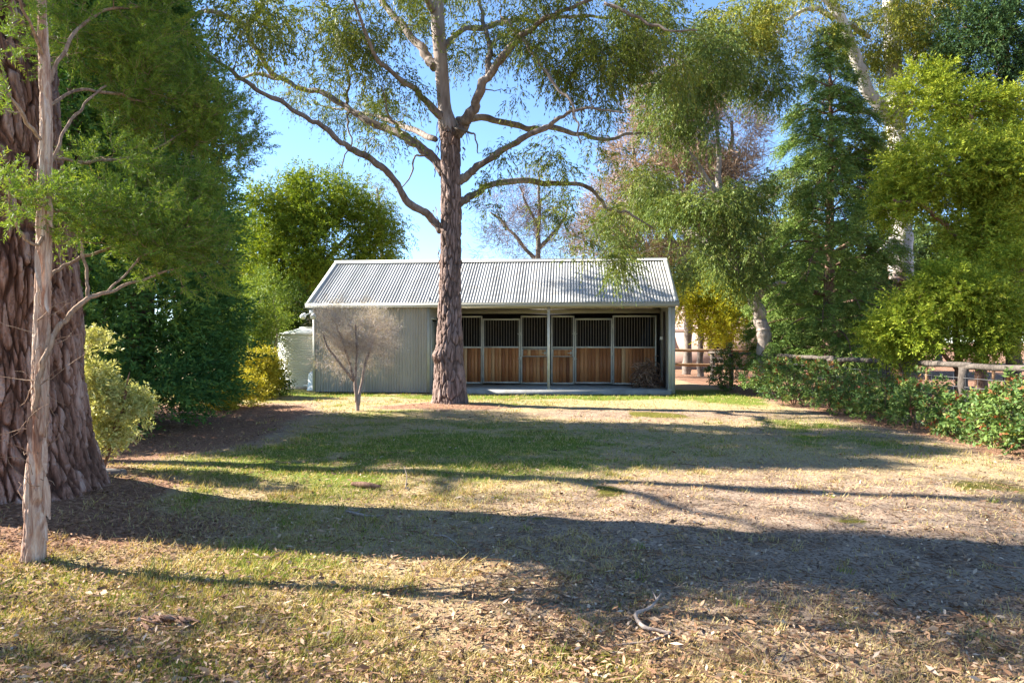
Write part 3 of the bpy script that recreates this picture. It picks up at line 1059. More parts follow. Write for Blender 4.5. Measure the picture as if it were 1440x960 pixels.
def build_tank():
    c = np.array([-6.80, 22.6, 0.0])
    m = plain_mat('cream_tank', (0.60, 0.62, 0.56), 0.45, 0.0, 0.05, 2)
    t = thing('water_tank', 'cream ribbed round rainwater tank behind the left end of the stable', 'water tank', c)
    H, r = 1.74, 0.90
    nz = 26 * 8
    z = np.linspace(0.05, H, nz)
    rr = r + np.sin(z / (H / 26) * 2 * math.pi) * 0.011
    sides = 64
    a = np.arange(sides) / sides * 2 * math.pi
    V = np.stack([c[0] + rr[:, None] * np.cos(a), c[1] + rr[:, None] * np.sin(a), np.repeat(z[:, None], sides, 1)], -1).reshape(-1, 3)
    i = np.arange(nz - 1)[:, None] * sides; j = np.arange(sides)[None]; k = (j + 1) % sides
    mk('tank_wall', V, np.stack([i + j, i + k, i + sides + k, i + sides + j], -1).reshape(-1, 4), m, t, smooth=True)
    mb = MB()
    prof = [(r + .03, H - .03), (r + .03, H + .02), (r * .5, H + .13), (.22, H + .20), (.22, H + .24), (.01, H + .245)]
    P = np.array([[c[0], c[1], q[1]] for q in prof])
    mb.tube(P, [q[0] for q in prof], 48)
    mb.build('tank_lid', m, t)
    mb = MB()
    mb.tube([c + [0, 0, -.05], c + [0, 0, .05]], r + .12, 40)
    mb.build('tank_base', plain_mat('gravel_pad', (.35, .3, .25), .95, 0, .3, 20), t)
    mb = MB()
    pz = [(-r * .55 - c[0] * 0, 0)]
    p0 = c + np.array([-.35, -r - .02, .12])
    mb.tube([p0 + [0, .05, 0], p0 + [0, -.10, 0]], .03, 10)
    mb.tube([p0 + [0, -.10, .0], p0 + [.0, -.10, .08]], .012, 6)
    mb.build('outlet_tap', plain_mat('tap_white', (.7, .7, .68), .4), t)
    # white pump cover beside it
    q = np.array([-6.06, 20.95, 0.0])
    pm = thing('pump_cover', 'white domed pump cover on the ground by the stable corner', 'pump cover', q)
    wm = plain_mat('white_cover', (.78, .79, .77), .4, 0, .04, 3)
    mb = MB()
    prof = [(.23, 0.0), (.23, .04), (.20, .05), (.19, .42), (.165, .52), (.10, .57), (.01, .585)]
    mb.tube([[q[0], q[1], z] for _, z in prof], [r_ for r_, _ in prof], 24)
    mb.build('hood', wm, pm, smooth=False)
    mb = MB()
    mb.tube([q + [-.19, -.05, .15], q + [-.42, .3, .13], c + [.4, -.85, .12]], .02, 8)
    mb.build('suction_pipe', wm, pm)


def build_heap():
    rng = np.random.default_rng(21)
    c = S(9.93, 1.15, .1)
    t = tag(None or bpy.data.objects.new('stick_heap', None), None)
    bpy.data.objects.remove(t)
    mb = MB()
    for k in range(230):
        a = rng.uniform(0, 2 * math.pi)
        h = rng.uniform(0, 1) ** 1.2
        rr = (1 - h) * 0.52 * rng.uniform(.3, 1) + .05
        p = c + U * rr * math.cos(a) * .95 + W_ * rr * math.sin(a) * .8 + Zv * (h * .72 + .03) + U * .10 * h
        d = nrm(np.array([math.cos(a + 1.5) + rng.normal() * .5, math.sin(a + 1.5) + rng.normal() * .5, rng.normal() * .5]))
        P = [p]
        for s in range(6):
            d = nrm(d + rng.normal(size=3) * .45 + (c + Zv * .35 - P[-1]) * .5)
            P.append(P[-1] + d * rng.uniform(.07, .12))
        P = np.array(P)
        P[:, 2] = np.maximum(P[:, 2], .115)
        # keep inside the bay
        uu = (P - O) @ U
        P -= U * np.maximum(uu - 10.40, 0)[:, None]
        mb.tube(P, rng.uniform(.007, .02) * np.linspace(1, .6, 7), 5, tint=rng.uniform(0, 1))
    m = tint_mat('dead_vine', [(0, (0.09, 0.05, 0.035)), (.5, (.22, .13, .085)), (1, (.40, .27, .19))], .85)
    o = mb.build('stick_heap', m, loc=c)
    tag(o, 'tangled heap of dry vine sticks in the right corner of the stable', 'stick heap')


def build_house():
    b = np.array([12.2, 37.0, 0])
    wm = plain_mat('rendered_wall', (.50, .36, .30), .9, 0, .08, 1.5)
    rm = plain_mat('tiled_roof', (.36, .24, .19), .8, 0, .3, 9, bump=.5)
    t = thing('neighbour_house', 'low pinkish house with a tiled roof behind the stable', 'house', b)
    x0, x1, y0, y1, h = 7.5, 19.0, 37.0, 44.0, 2.15
    mb = MB()
    mb.box((x0, y0, -.1), (x1 - x0, 0, 0), (0, y1 - y0, 0), (0, 0, h + .1))
    mb.build('wall', wm, t)
    mb = MB()
    e = .5
    rz = h + 1.5
    ym = (y0 + y1) / 2
    A = [(x0 - e, y0 - e, h - .05), (x1 + e, y0 - e, h - .05), (x1 - 2.5, ym, rz), (x0 + 2.5, ym, rz), (x1 + e, y1 + e, h - .05), (x0 - e, y1 + e, h - .05)]
    mb.add(A, [(0, 1, 2, 3), (5, 3, 2, 4)], [(0, 3, 5), (1, 4, 2)])
    for k in range(8):     # courses of tiles stand a little proud
        f = k / 8
        zz = h - .05 + (rz - h) * f
        yy = y0 - e + (ym - y0 + e) * f
        mb.box((x0 - e + 3.0 * f + .05, yy, zz + .005), (x1 - x0 + 2 * e - 6.0 * f - .1, 0, 0), (0, .38, .145), (0, -.01, .03))
    rf = mb.build('roof', rm, t)
    mb = MB()
    mb.box((x0 - e, y0 - e - .1, h - .17), (x1 - x0 + 2 * e, 0, 0), (0, .09, 0), (0, 0, .11))
    mb.build('gutter', plain_mat('brown_gutter', (.12, .07, .05), .5), rf)
    for wx in (10.6, 13.8):
        mb = MB()
        mb.box((wx, y0 - .03, .9), (1.4, 0, 0), (0, .025, 0), (0, 0, 1.0))
        w = mb.build('window', plain_mat('window_glass', (.05, .06, .07), .08), t)
        mb = MB()
        for q in (0, .67, 1.34):
            mb.box((wx + q, y0 - .05, .9), (.06, 0, 0), (0, .018, 0), (0, 0, 1.0))
        mb.box((wx, y0 - .052, .84), (1.4, 0, 0), (0, .022, 0), (0, 0, .06))
        mb.box((wx, y0 - .052, 1.9), (1.4, 0, 0), (0, .022, 0), (0, 0, .06))
        mb.build('window_frame', plain_mat('white_frame', (.6, .6, .58), .5), w)


# ------------------------------------------------------------------ fences
def log_between(mb, a, b, r, rng, sides=10, n=9):
    t = np.linspace(0, 1, n)[:, None]
    P = np.asarray(a) + (np.asarray(b) - np.asarray(a)) * t + rng.normal(size=(n, 3)) * .008
    mb.tube(P, r * (1 + rng.normal(size=n) * .05), sides, tint=rng.uniform(0, 1))


def build_fences():
    rng = np.random.default_rng(4)
    m = bark_mat('weathered_logs', [(.25, (.04, .032, .026)), (.5, (.10, .081, .066)), (.75, (.19, .158, .13))], 30, 12, .5)
    f = thing('log_fence', 'grey weathered post and rail log fence behind the photinia hedge', 'fence', (7.5, 14, 0))
    ys = [5.4, 8.3, 11.3, 13.7, 16.1, 18.5, 20.9, 23.4, 25.8]
    for k, y in enumerate(ys):
        mb = MB()
        x = 7.5 + rng.normal() * .03
        log_between(mb, (x, y, -.1), (x + rng.normal() * .02, y, 1.06), .075, rng)
        mb.build('fence_post', m, f, smooth=True)
        if k:
            mb = MB()
            log_between(mb, (7.5, ys[k - 1] - .12, 1.10 + rng.normal() * .015), (7.5, y + .12, 1.10 + rng.normal() * .02), .050, rng)
            mb.build('top_rail', m, f, smooth=True)
    wm = plain_mat('fence_wire', (.32, .31, .3), .5, .6)
    mb = MB()
    for z in (.15, .3, .45, .6, .75, .9):
        mb.tube([(7.44, 5.4, z), (7.44, 25.8, z)], .003, 4, cap=False)
    for y in np.arange(5.5, 25.8, .3):
        mb.tube([(7.436, y, .1), (7.436, y, .95)], .002, 3, cap=False)
    mb.build('wire_mesh', wm, f)
    m2 = bark_mat('tan_rails', [(.25, (.16, .09, .05)), (.5, (.29, .175, .09)), (.75, (.40, .27, .16))], 20, 20, .3)
    f = thing('cross_fence', 'tan timber rail fence crossing behind the stable toward the house', 'fence', (9.5, 26.5, 0))
    xs = [5.7, 8.3, 10.9, 13.5, 16.1, 18.7]
    for k, x in enumerate(xs):
        mb = MB()
        log_between(mb, (x, 26.5, -.1), (x, 26.5, 1.12), .06, rng)
        mb.build('fence_post', m2, f, smooth=True)
        if k:
            for z in (1.15, .6):
                mb = MB()
                log_between(mb, (xs[k - 1] - .1, 26.43, z), (x + .1, 26.43, z), .055, rng)
                mb.build('fence_rail', m2, f, smooth=True)


# ------------------------------------------------------------------ trees and shrubs
BK = {}


def barks():
    BK['gum'] = None
    BK['brown'] = bark_mat('brown_bark', [(.28, (.03, .018, .012)), (.45, (.13, .075, .052)), (.62, (.25, .155, .115)), (.8, (.38, .27, .215))], 22, 4, .7, dist=.03)
    BK['grey'] = bark_mat('grey_bark', [(.3, (.07, .055, .045)), (.5, (.19, .155, .13)), (.75, (.34, .29, .25))], 30, 8, .4)
    BK['pale'] = bark_mat('pale_bark', [(.3, (.27, .22, .19)), (.5, (.44, .38, .34)), (.75, (.56, .51, .47))], 9, 3, .25)
    BK['twig'] = bark_mat('twig_bark', [(.3, (.20, .14, .11)), (.55, (.32, .24, .20)), (.8, (.45, .36, .31))], 30, 10, .2)
    BK['limb'] = bark_mat('limb_bark', [(.3, (.08, .06, .05)), (.5, (.18, .14, .115)), (.75, (.31, .26, .225))], 10, 4, .3)
    BK['wgum'] = bark_mat('weeping_gum_bark', [(.3, (.13, .10, .085)), (.5, (.27, .22, .185)), (.75, (.42, .36, .315))], 9, 3, .25)
    BK['red'] = bark_mat('red_bark', [(.3, (.09, .045, .03)), (.5, (.21, .115, .075)), (.75, (.34, .21, .14))], 40, 8, .4)


def z_bark(name, zc, zw, lo_stops, hi_stops, sx, sz):
    """rough brown bark below, smooth pale bark above height zc"""
    m, nt = mat_new(name)
    L = nt.links.new
    tc = N(nt, 'ShaderNodeTexCoord')
    mp = N(nt, 'ShaderNodeMapping', ins={'Scale': (sx, sx, sz)})
    L(tc.outputs['Object'], mp.inputs[0])
    n1 = N(nt, 'ShaderNodeTexNoise', ins={'Scale': 1, 'Detail': 7, 'Roughness': .68, 'Distortion': .7})
    L(mp.outputs[0], n1.inputs['Vector'])
    mp2 = N(nt, 'ShaderNodeMapping', ins={'Scale': (5, 5, 1.2)})
    L(tc.outputs['Object'], mp2.inputs[0])
    n2 = N(nt, 'ShaderNodeTexNoise', ins={'Scale': 1, 'Detail': 4, 'Roughness': .55})
    L(mp2.outputs[0], n2.inputs['Vector'])
    pa = N(nt, 'ShaderNodeAttribute', attribute_name='plate')
    pm = N(nt, 'ShaderNodeMath', operation='MULTIPLY_ADD', ins={1: .34})
    L(pa.outputs['Fac'], pm.inputs[0])
    pn = N(nt, 'ShaderNodeMath', operation='MULTIPLY_ADD', ins={1: .75, 2: -.04})
    L(n1.outputs['Fac'], pn.inputs[0]); L(pn.outputs[0], pm.inputs[2])
    c1 = ramp(nt, pm.outputs[0], lo_stops)
    c1 = mixc(nt, .45, c1, mixc(nt, 1, c1, ramp(nt, n2.outputs['Fac'], [(.35, (.55, .5, .5)), (.6, (1.3, 1.15, 1.1))]), 'MULTIPLY'))
    c2 = ramp(nt, n2.outputs['Fac'], hi_stops)
    sp = N(nt, 'ShaderNodeSeparateXYZ')
    L(tc.outputs['Object'], sp.inputs[0])
    ad = N(nt, 'ShaderNodeMath', operation='MULTIPLY_ADD', ins={1: zw * 2.2})
    L(n2.outputs['Fac'], ad.inputs[0]); L(sp.outputs[2], ad.inputs[2])
    mr = N(nt, 'ShaderNodeMapRange', ins={1: zc + zw * .6, 2: zc + zw * 1.6})
    L(ad.outputs[0], mr.inputs[0])
    c = mixc(nt, mr.outputs[0], c1, c2)
    p = N(nt, 'ShaderNodeBsdfPrincipled', ins={'Roughness': .85, 'Specular IOR Level': .2})
    L(c, p.inputs['Base Color'])
    st = N(nt, 'ShaderNodeMapRange', ins={1: 0, 2: 1, 3: .8, 4: .12})
    L(mr.outputs[0], st.inputs[0])
    b = N(nt, 'ShaderNodeBump', ins={'Distance': .03})
    L(st.outputs[0], b.inputs['Strength'])
    L(n1.outputs['Fac'], b.inputs['Height']); L(b.outputs[0], p.inputs['Normal'])
    out(nt, p.outputs[0])
    return m


BROWN = [(.28, (.03, .021, .017)), (.43, (.12, .082, .066)), (.58, (.23, .165, .14)), (.78, (.36, .285, .255))]
PALE = [(.3, (.17, .125, .10)), (.48, (.28, .22, .185)), (.7, (.40, .34, .30))]


def gum_leaf(name, k=1.0, olive=0.0):
    a = [(.06, .085, .018), (.095, .13, .024), (.16, .18, .03), (.27, .24, .055)]
    a = [(r * k * (1 + olive), g * k, b * k * (1 - olive * .3)) for r, g, b in a]
    return leaf_mat(name, [(0, a[0]), (.4, a[1]), (.75, a[2]), (1, a[3])], .32, .42)


def build_center_gum():
    base = at(632, 568, 16.0); base[2] = 0
    T = Tree('gum_tree', 'tall gum tree with rough brown trunk in front of the stable', 'tree', base, 11)
    Y = 16.0
    bm = z_bark('gum_bark', 6.45, .35, BROWN, PALE, 20, 4)
    P, r = px([(634, 576, 23), (633, 540, 22), (632, 500, 19.5), (633, 450, 17), (633, 400, 15.5), (634, 350, 15), (634, 300, 14.5), (634, 250, 14), (633, 200, 14), (630, 175, 14.5), (625, 150, 10.5), (621, 100, 10), (617, 50, 10.5), (614, 0, 10.5), (612, -60, 10), (609, -140, 9), (607, -230, 7), (604, -330, 4), (602, -420, 2)], Y)
    P[0, 2] = -.12
    burl = [(at(610, 500, 15.75), .16, .19), (at(630, 276, 15.7), .1, .05), (at(645, 470, 15.8), .15, .05), (at(627, 330, 15.8), .12, .07)]
    V, Q, Pc, rc, pl = rough_trunk(P, r * .92, 170, 860, .030, 12, 2.6, 3, .24, .30, .4, burl, lambda z: 1 - .92 * sstep(6.3, 6.9, z))
    T.trunk = (V, Q, pl)
    T.sp.append(Pc[240:]); T.sr.append(rc[240:])
    limbs = [
        [(621, 326, 6.5, 0), (608, 308, 6), (579, 287, 6, -.3), (554, 254, 5.6, -.6), (525, 225, 5.4, -.9), (500, 212, 5.2, -1.1), (479, 200, 5, -1.3), (454, 179, 4.6, -1.5), (425, 162, 4.3, -1.7), (375, 131, 4.1, -2), (330, 105, 4, -2.2), (296, 79, 3.6, -2.4), (247, 45, 3, -2.6), (215, 10, 2, -2.8)],
        [(624, 245, 7.5, 0), (604, 217, 7, .2), (575, 196, 6.6, .4), (537, 179, 6.2, .7), (508, 165, 6, .9), (487, 150, 5.4, 1.1), (454, 131, 5, 1.3), (425, 125, 4.6, 1.5), (394, 112, 4.3, 1.6), (360, 105, 3.4, 1.8), (330, 112, 2.4, 1.9)],
        [(394, 112, 4, 1.6), (379, 101, 4, 1.5), (360, 68, 4.2, 1.2), (345, 40, 5, .9), (319, 21, 4.6, .6), (289, 17, 4.4, .4), (262, 26, 3.4, .2), (235, 20, 2, .1)],
        [(345, 38, 4.4, .9), (358, 24, 4, 1), (371, 0, 3.6, 1.2), (385, -40, 3, 1.5)],
        [(627, 172, 6.5, 0), (608, 150, 5.6, -.3), (583, 125, 5, -.6), (558, 108, 4.4, -.9), (529, 79, 3.8, -1.3), (508, 29, 3, -1.7), (490, -20, 2, -2)],
        [(612, 95, 7.5, 0), (600, 80, 7, .2), (587, 62, 6.6, .4), (562, 33, 6, .7), (542, 8, 5.4, 1), (520, -40, 4.4, 1.4), (500, -90, 3, 1.8)],
        [(643, 190, 9, -.1), (655, 170, 8, -.3), (667, 150, 7.4, -.5), (683, 112, 7, -.8), (700, 87, 6.6, -1), (725, 58, 6, -1.3), (754, 35, 5.2, -1.6), (779, 21, 4.4, -1.9), (820, 5, 3.4, -2.2), (870, -20, 2, -2.6)],
        [(687, 106, 5, -.8), (688, 72, 4.4, -.6), (683, 37, 3.8, -.3), (672, 0, 3, 0), (662, -50, 2, .3)],
        [(644, 170, 6, .1), (675, 165, 5.2, .5), (708, 171, 5, .9), (746, 181, 5, 1.3), (775, 179, 4.6, 1.6), (817, 190, 4, 2), (854, 196, 3.6, 2.3), (892, 187, 2.8, 2.7), (925, 190, 2, 3)],
        [(645, 256, 7, 0), (660, 243, 6, -.1), (675, 233, 5.6, -.3), (708, 208, 5, -.6), (742, 192, 4.8, -.9), (775, 175, 4.4, -1.2), (800, 158, 3.4, -1.5), (830, 150, 2.4, -1.8), (880, 160, 1.6, -2.2)],
        [(645, 287, 6, 0), (660, 276, 5.4, .1), (675, 267, 5, .2), (704, 256, 4.8, .4), (742, 254, 4.8, .7), (775, 258, 4.4, 1), (817, 260, 3.8, 1.3), (835, 271, 3.4, 1.5), (854, 292, 3.2, 1.7), (885, 300, 2.6, 2), (917, 321, 1.8, 2.3)],
        [(626, 66, 5, 0), (646, 46, 4.6, .3), (683, 37, 4.2, .8), (712, 31, 4, 1.2), (760, 28, 3.6, 1.8), (820, 22, 3, 2.4), (880, 30, 2, 3)],
        [(705, 26, 3, -1.2), (733, 54, 3, -1.4), (754, 83, 3, -1.6), (775, 108, 2.8, -1.8), (804, 146, 2.5, -2), (812, 175, 2, -2.1), (818, 205, 1.4, -2.1)],
        [(850, 5, 2.6, -2.4), (890, 20, 2.6, -2.6), (930, 40, 2.2, -2.8), (980, 45, 1.6, -3)],
        [(612, 20, 6, 0), (590, -20, 5, -.8), (560, -70, 4, -1.6), (520, -120, 2.4, -2.4)],
        [(610, -60, 6, 0), (650, -110, 5, .6), (700, -150, 4, 1.4), (770, -190, 2.4, 2.2)],
        [(612, 196, 5, .1), (580, 184, 4.4, 2.4), (540, 168, 3.6, 4.4), (495, 156, 2.6, 6), (450, 150, 1.4, 7)],
        [(575, 196, 2.6, .4), (560, 180, 2.2, .1), (545, 160, 2, -.2), (540, 130, 1.4, -.4)],
        [(487, 150, 2.6, 1.1), (490, 120, 2.2, 1), (486, 80, 2, .8), (475, 55, 1.4, .6)],
        [(492, 154, 1.7, 1.0), (488, 172, 1.6, .9), (494, 200, 1.4, .8), (480, 235, 1, .7)],
        [(604, 217, 1.7, .2), (585, 222, 1.6, 0), (575, 250, 1.4, -.2), (556, 268, 1, -.3)],
        [(640, 180, 1.8, -.4), (668, 190, 1.6, -.6), (672, 215, 1.2, -.6)],
    ]
    for l in limbs:
        p, rr = px(l, Y)
        T.limb(p, rr * np.linspace(.9, .62, len(rr)), 9, 7, .09)
    Tl = [lob(435, 45, 15, 95, 55, 1.6, 1.3), lob(350, 40, 14, 75, 55, 1.2), lob(525, 25, 15, 70, 42, 1.6), lob(470, 105, 16.5, 80, 34, 1.2, .8), lob(560, 120, 15.5, 34, 34, 1.0, .7), lob(400, 100, 15, 60, 26, 1.0, .8),
          lob(700, 10, 15, 80, 40, 1.6), lob(790, 55, 15, 75, 55, 1.6, 1.2), lob(845, 105, 15.5, 60, 55, 1.4, 1.1), lob(880, 35, 15, 65, 50, 1.5, 1.2), lob(730, 95, 15.5, 30, 40, 1.0, .5),
          lob(800, 215, 16.5, 50, 28, 1.0, .6), lob(690, 222, 15.5, 24, 24, .7, .7), lob(690, 275, 16, 22, 26, .7, .8), lob(790, 300, 16.8, 40, 34, .9, .8), lob(825, 325, 17, 34, 44, .9, 1), lob(872, 372, 16.6, 16, 22, .5, 1.2), lob(890, 260, 17, 55, 50, 1.3),
          lob(545, 190, 15, 24, 24, .6, .5), lob(520, 75, 15, 60, 30, 1.2, .8), lob(660, 60, 16.5, 40, 40, 1.2, .7), lob(590, 20, 17, 50, 40, 1.4, .8), lob(955, 60, 14, 50, 55, 1.2, .8),
          lob(490, 150, 21.6, 50, 22, 1.0, 1.0), lob(545, 158, 21, 40, 18, .9, .9), lob(440, 140, 22.4, 30, 20, .9, .6),
          lob(520, -90, 15, 170, 60, 3.0, .6), lob(720, -110, 16, 170, 60, 3, .6), lob(610, -250, 16, 170, 90, 3.2, .45)]
    C, D = T.lobes(Tl, 470, .45, 1.1, .15)
    T.connect(C, .026, .0042, .14, .05)
    keep = (len(T.cl), T.rng)
    C2, _ = T.lobes(Tl, 300, .40, 1.1, .1)
    T.connect(C2, .014, .003, .2, .1, 4)
    T.leaf(C, D, 17, .33, 12, .40, .135, .026, .3, -.2, droop=.55, down=.75, planar=.2, ang=50, tvar=.55, stem=.0022)
    rt = T.done(bm, gum_leaf('gum_leaves', 1.15, .0), limbm=BK['limb'])
    # strips of loose bark that hang from the forks
    rng = np.random.default_rng(2)
    for (x, y, l, Yd) in [(613, 162, 60, 15.75), (617, 205, 45, 15.75), (612, 290, 38, 15.7), (609, 296, 24, 15.68), (653, 195, 30, 15.8), (618, 352, 46, 15.74), (616, 345, 30, 15.76), (649, 365, 24, 15.75), (650, 205, 22, 15.85), (640, 178, 30, 15.72)]:
        a = at(x, y, Yd)
        b = at(x + rng.normal() * 4, y + l, Yd)
        t = np.linspace(0, 1, 8)[:, None]
        Pp = a + (b - a) * t + rng.normal(size=(8, 3)) * .02
        s = nrm(rng.normal(size=3)) * .02
        n = len(Pp)
        mb = MB()
        mb.add(np.vstack([Pp - s, Pp + s * (1 - .6 * t)]), np.stack([np.arange(n - 1), np.arange(1, n), n + np.arange(1, n), n + np.arange(n - 1)], -1))
        mb.build('loose_bark', BK['brown'], rt)
    mb = MB()
    for k in range(30):
        a0 = rng.uniform(0, 6.28)
        p = at(640, 182, 16) + np.array([math.cos(a0) * .25, math.sin(a0) * .25, rng.normal() * .1])
        d = nrm(np.array([math.cos(a0), math.sin(a0), rng.normal() - .3]))
        mb.tube([p, p + d * .12 + [0, 0, -.04], p + d * .2 + [0, 0, -.2]], [.014, .009, .004], 4)
    mb.build('bark_collar', BK['brown'], rt)['kind'] = 'stuff'


def build_big_left():
    base = np.array([-4.72, 6.2, 0.0])
    T = Tree('stringybark_tree', 'massive rough barked trunk at the left edge of the lawn', 'tree', base, 5)
    bm = z_bark('stringy_bark', 9, .5, [(.27, (.025, .013, .009)), (.42, (.11, .055, .037)), (.55, (.25, .14, .10)), (.70, (.40, .285, .235))], PALE, 15, 2.6)
    P = np.array([(-4.72, 6.2, -.15), (-4.72, 6.2, .5), (-4.73, 6.2, 1.2), (-4.76, 6.2, 2.2), (-4.82, 6.2, 3.4), (-4.86, 6.2, 4.6), (-4.9, 6.3, 5.6)])
    r = np.array([.80, .76, .70, .655, .60, .54, .52])
    burl = [(at(30, 372, 5.6), .17, .13), (at(18, 700, 5.4), .3, .05), (at(70, 560, 5.6), .25, .06)]
    V, Q, Pc, rc, pl = rough_trunk(P, r, 620, 760, .040, 17, 3.2, 8, .36, .36, .42, burl, None, 4)
    T.trunk = (V, Q, pl)
    T.limb([(-4.9, 6.3, 5.5), (-5.0, 6.4, 9), (-5.1, 6.4, 12), (-5.2, 6.4, 15)], [.52, .4, .26, .05], 16)
    for a, z, l in [(0.3, 6.8, 4.5), (1.6, 7.5, 4), (2.8, 7.2, 5), (4.0, 8.2, 4), (5.2, 8.6, 4.5), (0.9, 10, 3.5), (3.4, 10.5, 3.5), (5.9, 10.8, 3.2)]:
        d = np.array([math.cos(a), math.sin(a), 0])
        p0 = np.array([-4.95, 6.35, z])
        T.limb([p0, p0 + d * l * .3 + [0, 0, l * .2], p0 + d * l * .65 + [0, 0, l * .38], p0 + d * l + [0, 0, l * .62]], [.16, .12, .08, .03], 8, 6, .25)
    Tl = [(np.array([-5 + 3.6 * math.cos(a), 6.4 + 3.4 * math.sin(a), z]), (1.6, 1.6, 1.1), 1) for a, z in [(0.3, 9.3), (1.6, 10), (2.8, 10.1), (4, 10.6), (5.2, 11.2), (.9, 12.4), (3.4, 12.8), (5.9, 12.9), (2.2, 14.5)]] + [(np.array(p), (1.4, 1.4, .8), .9) for p in [(-7.6, 4.6, 7.2), (-8.8, 5.4, 8.2), (-7.2, 6.2, 8.6), (-10.2, 5.6, 9.0), (-9.0, 3.6, 8.8), (-8.4, 7.6, 8.4), (-6.6, 5.4, 6.5), (-7.6, 6.0, 7.1), (-5.7, 5.0, 5.7)]]
    C, D = T.lobes(Tl, 250, .46, 1.1, .2)
    T.connect(C, .04, .005, .14, .08)
    T.leaf(C, D, 8, .45, 10, .5, .17, .034, .3, -.2, droop=.55, down=.7, planar=.2, ang=50, tvar=.55)
    T.done(bm, gum_leaf('stringybark_leaves', 1.0), limbm=BK['limb'])


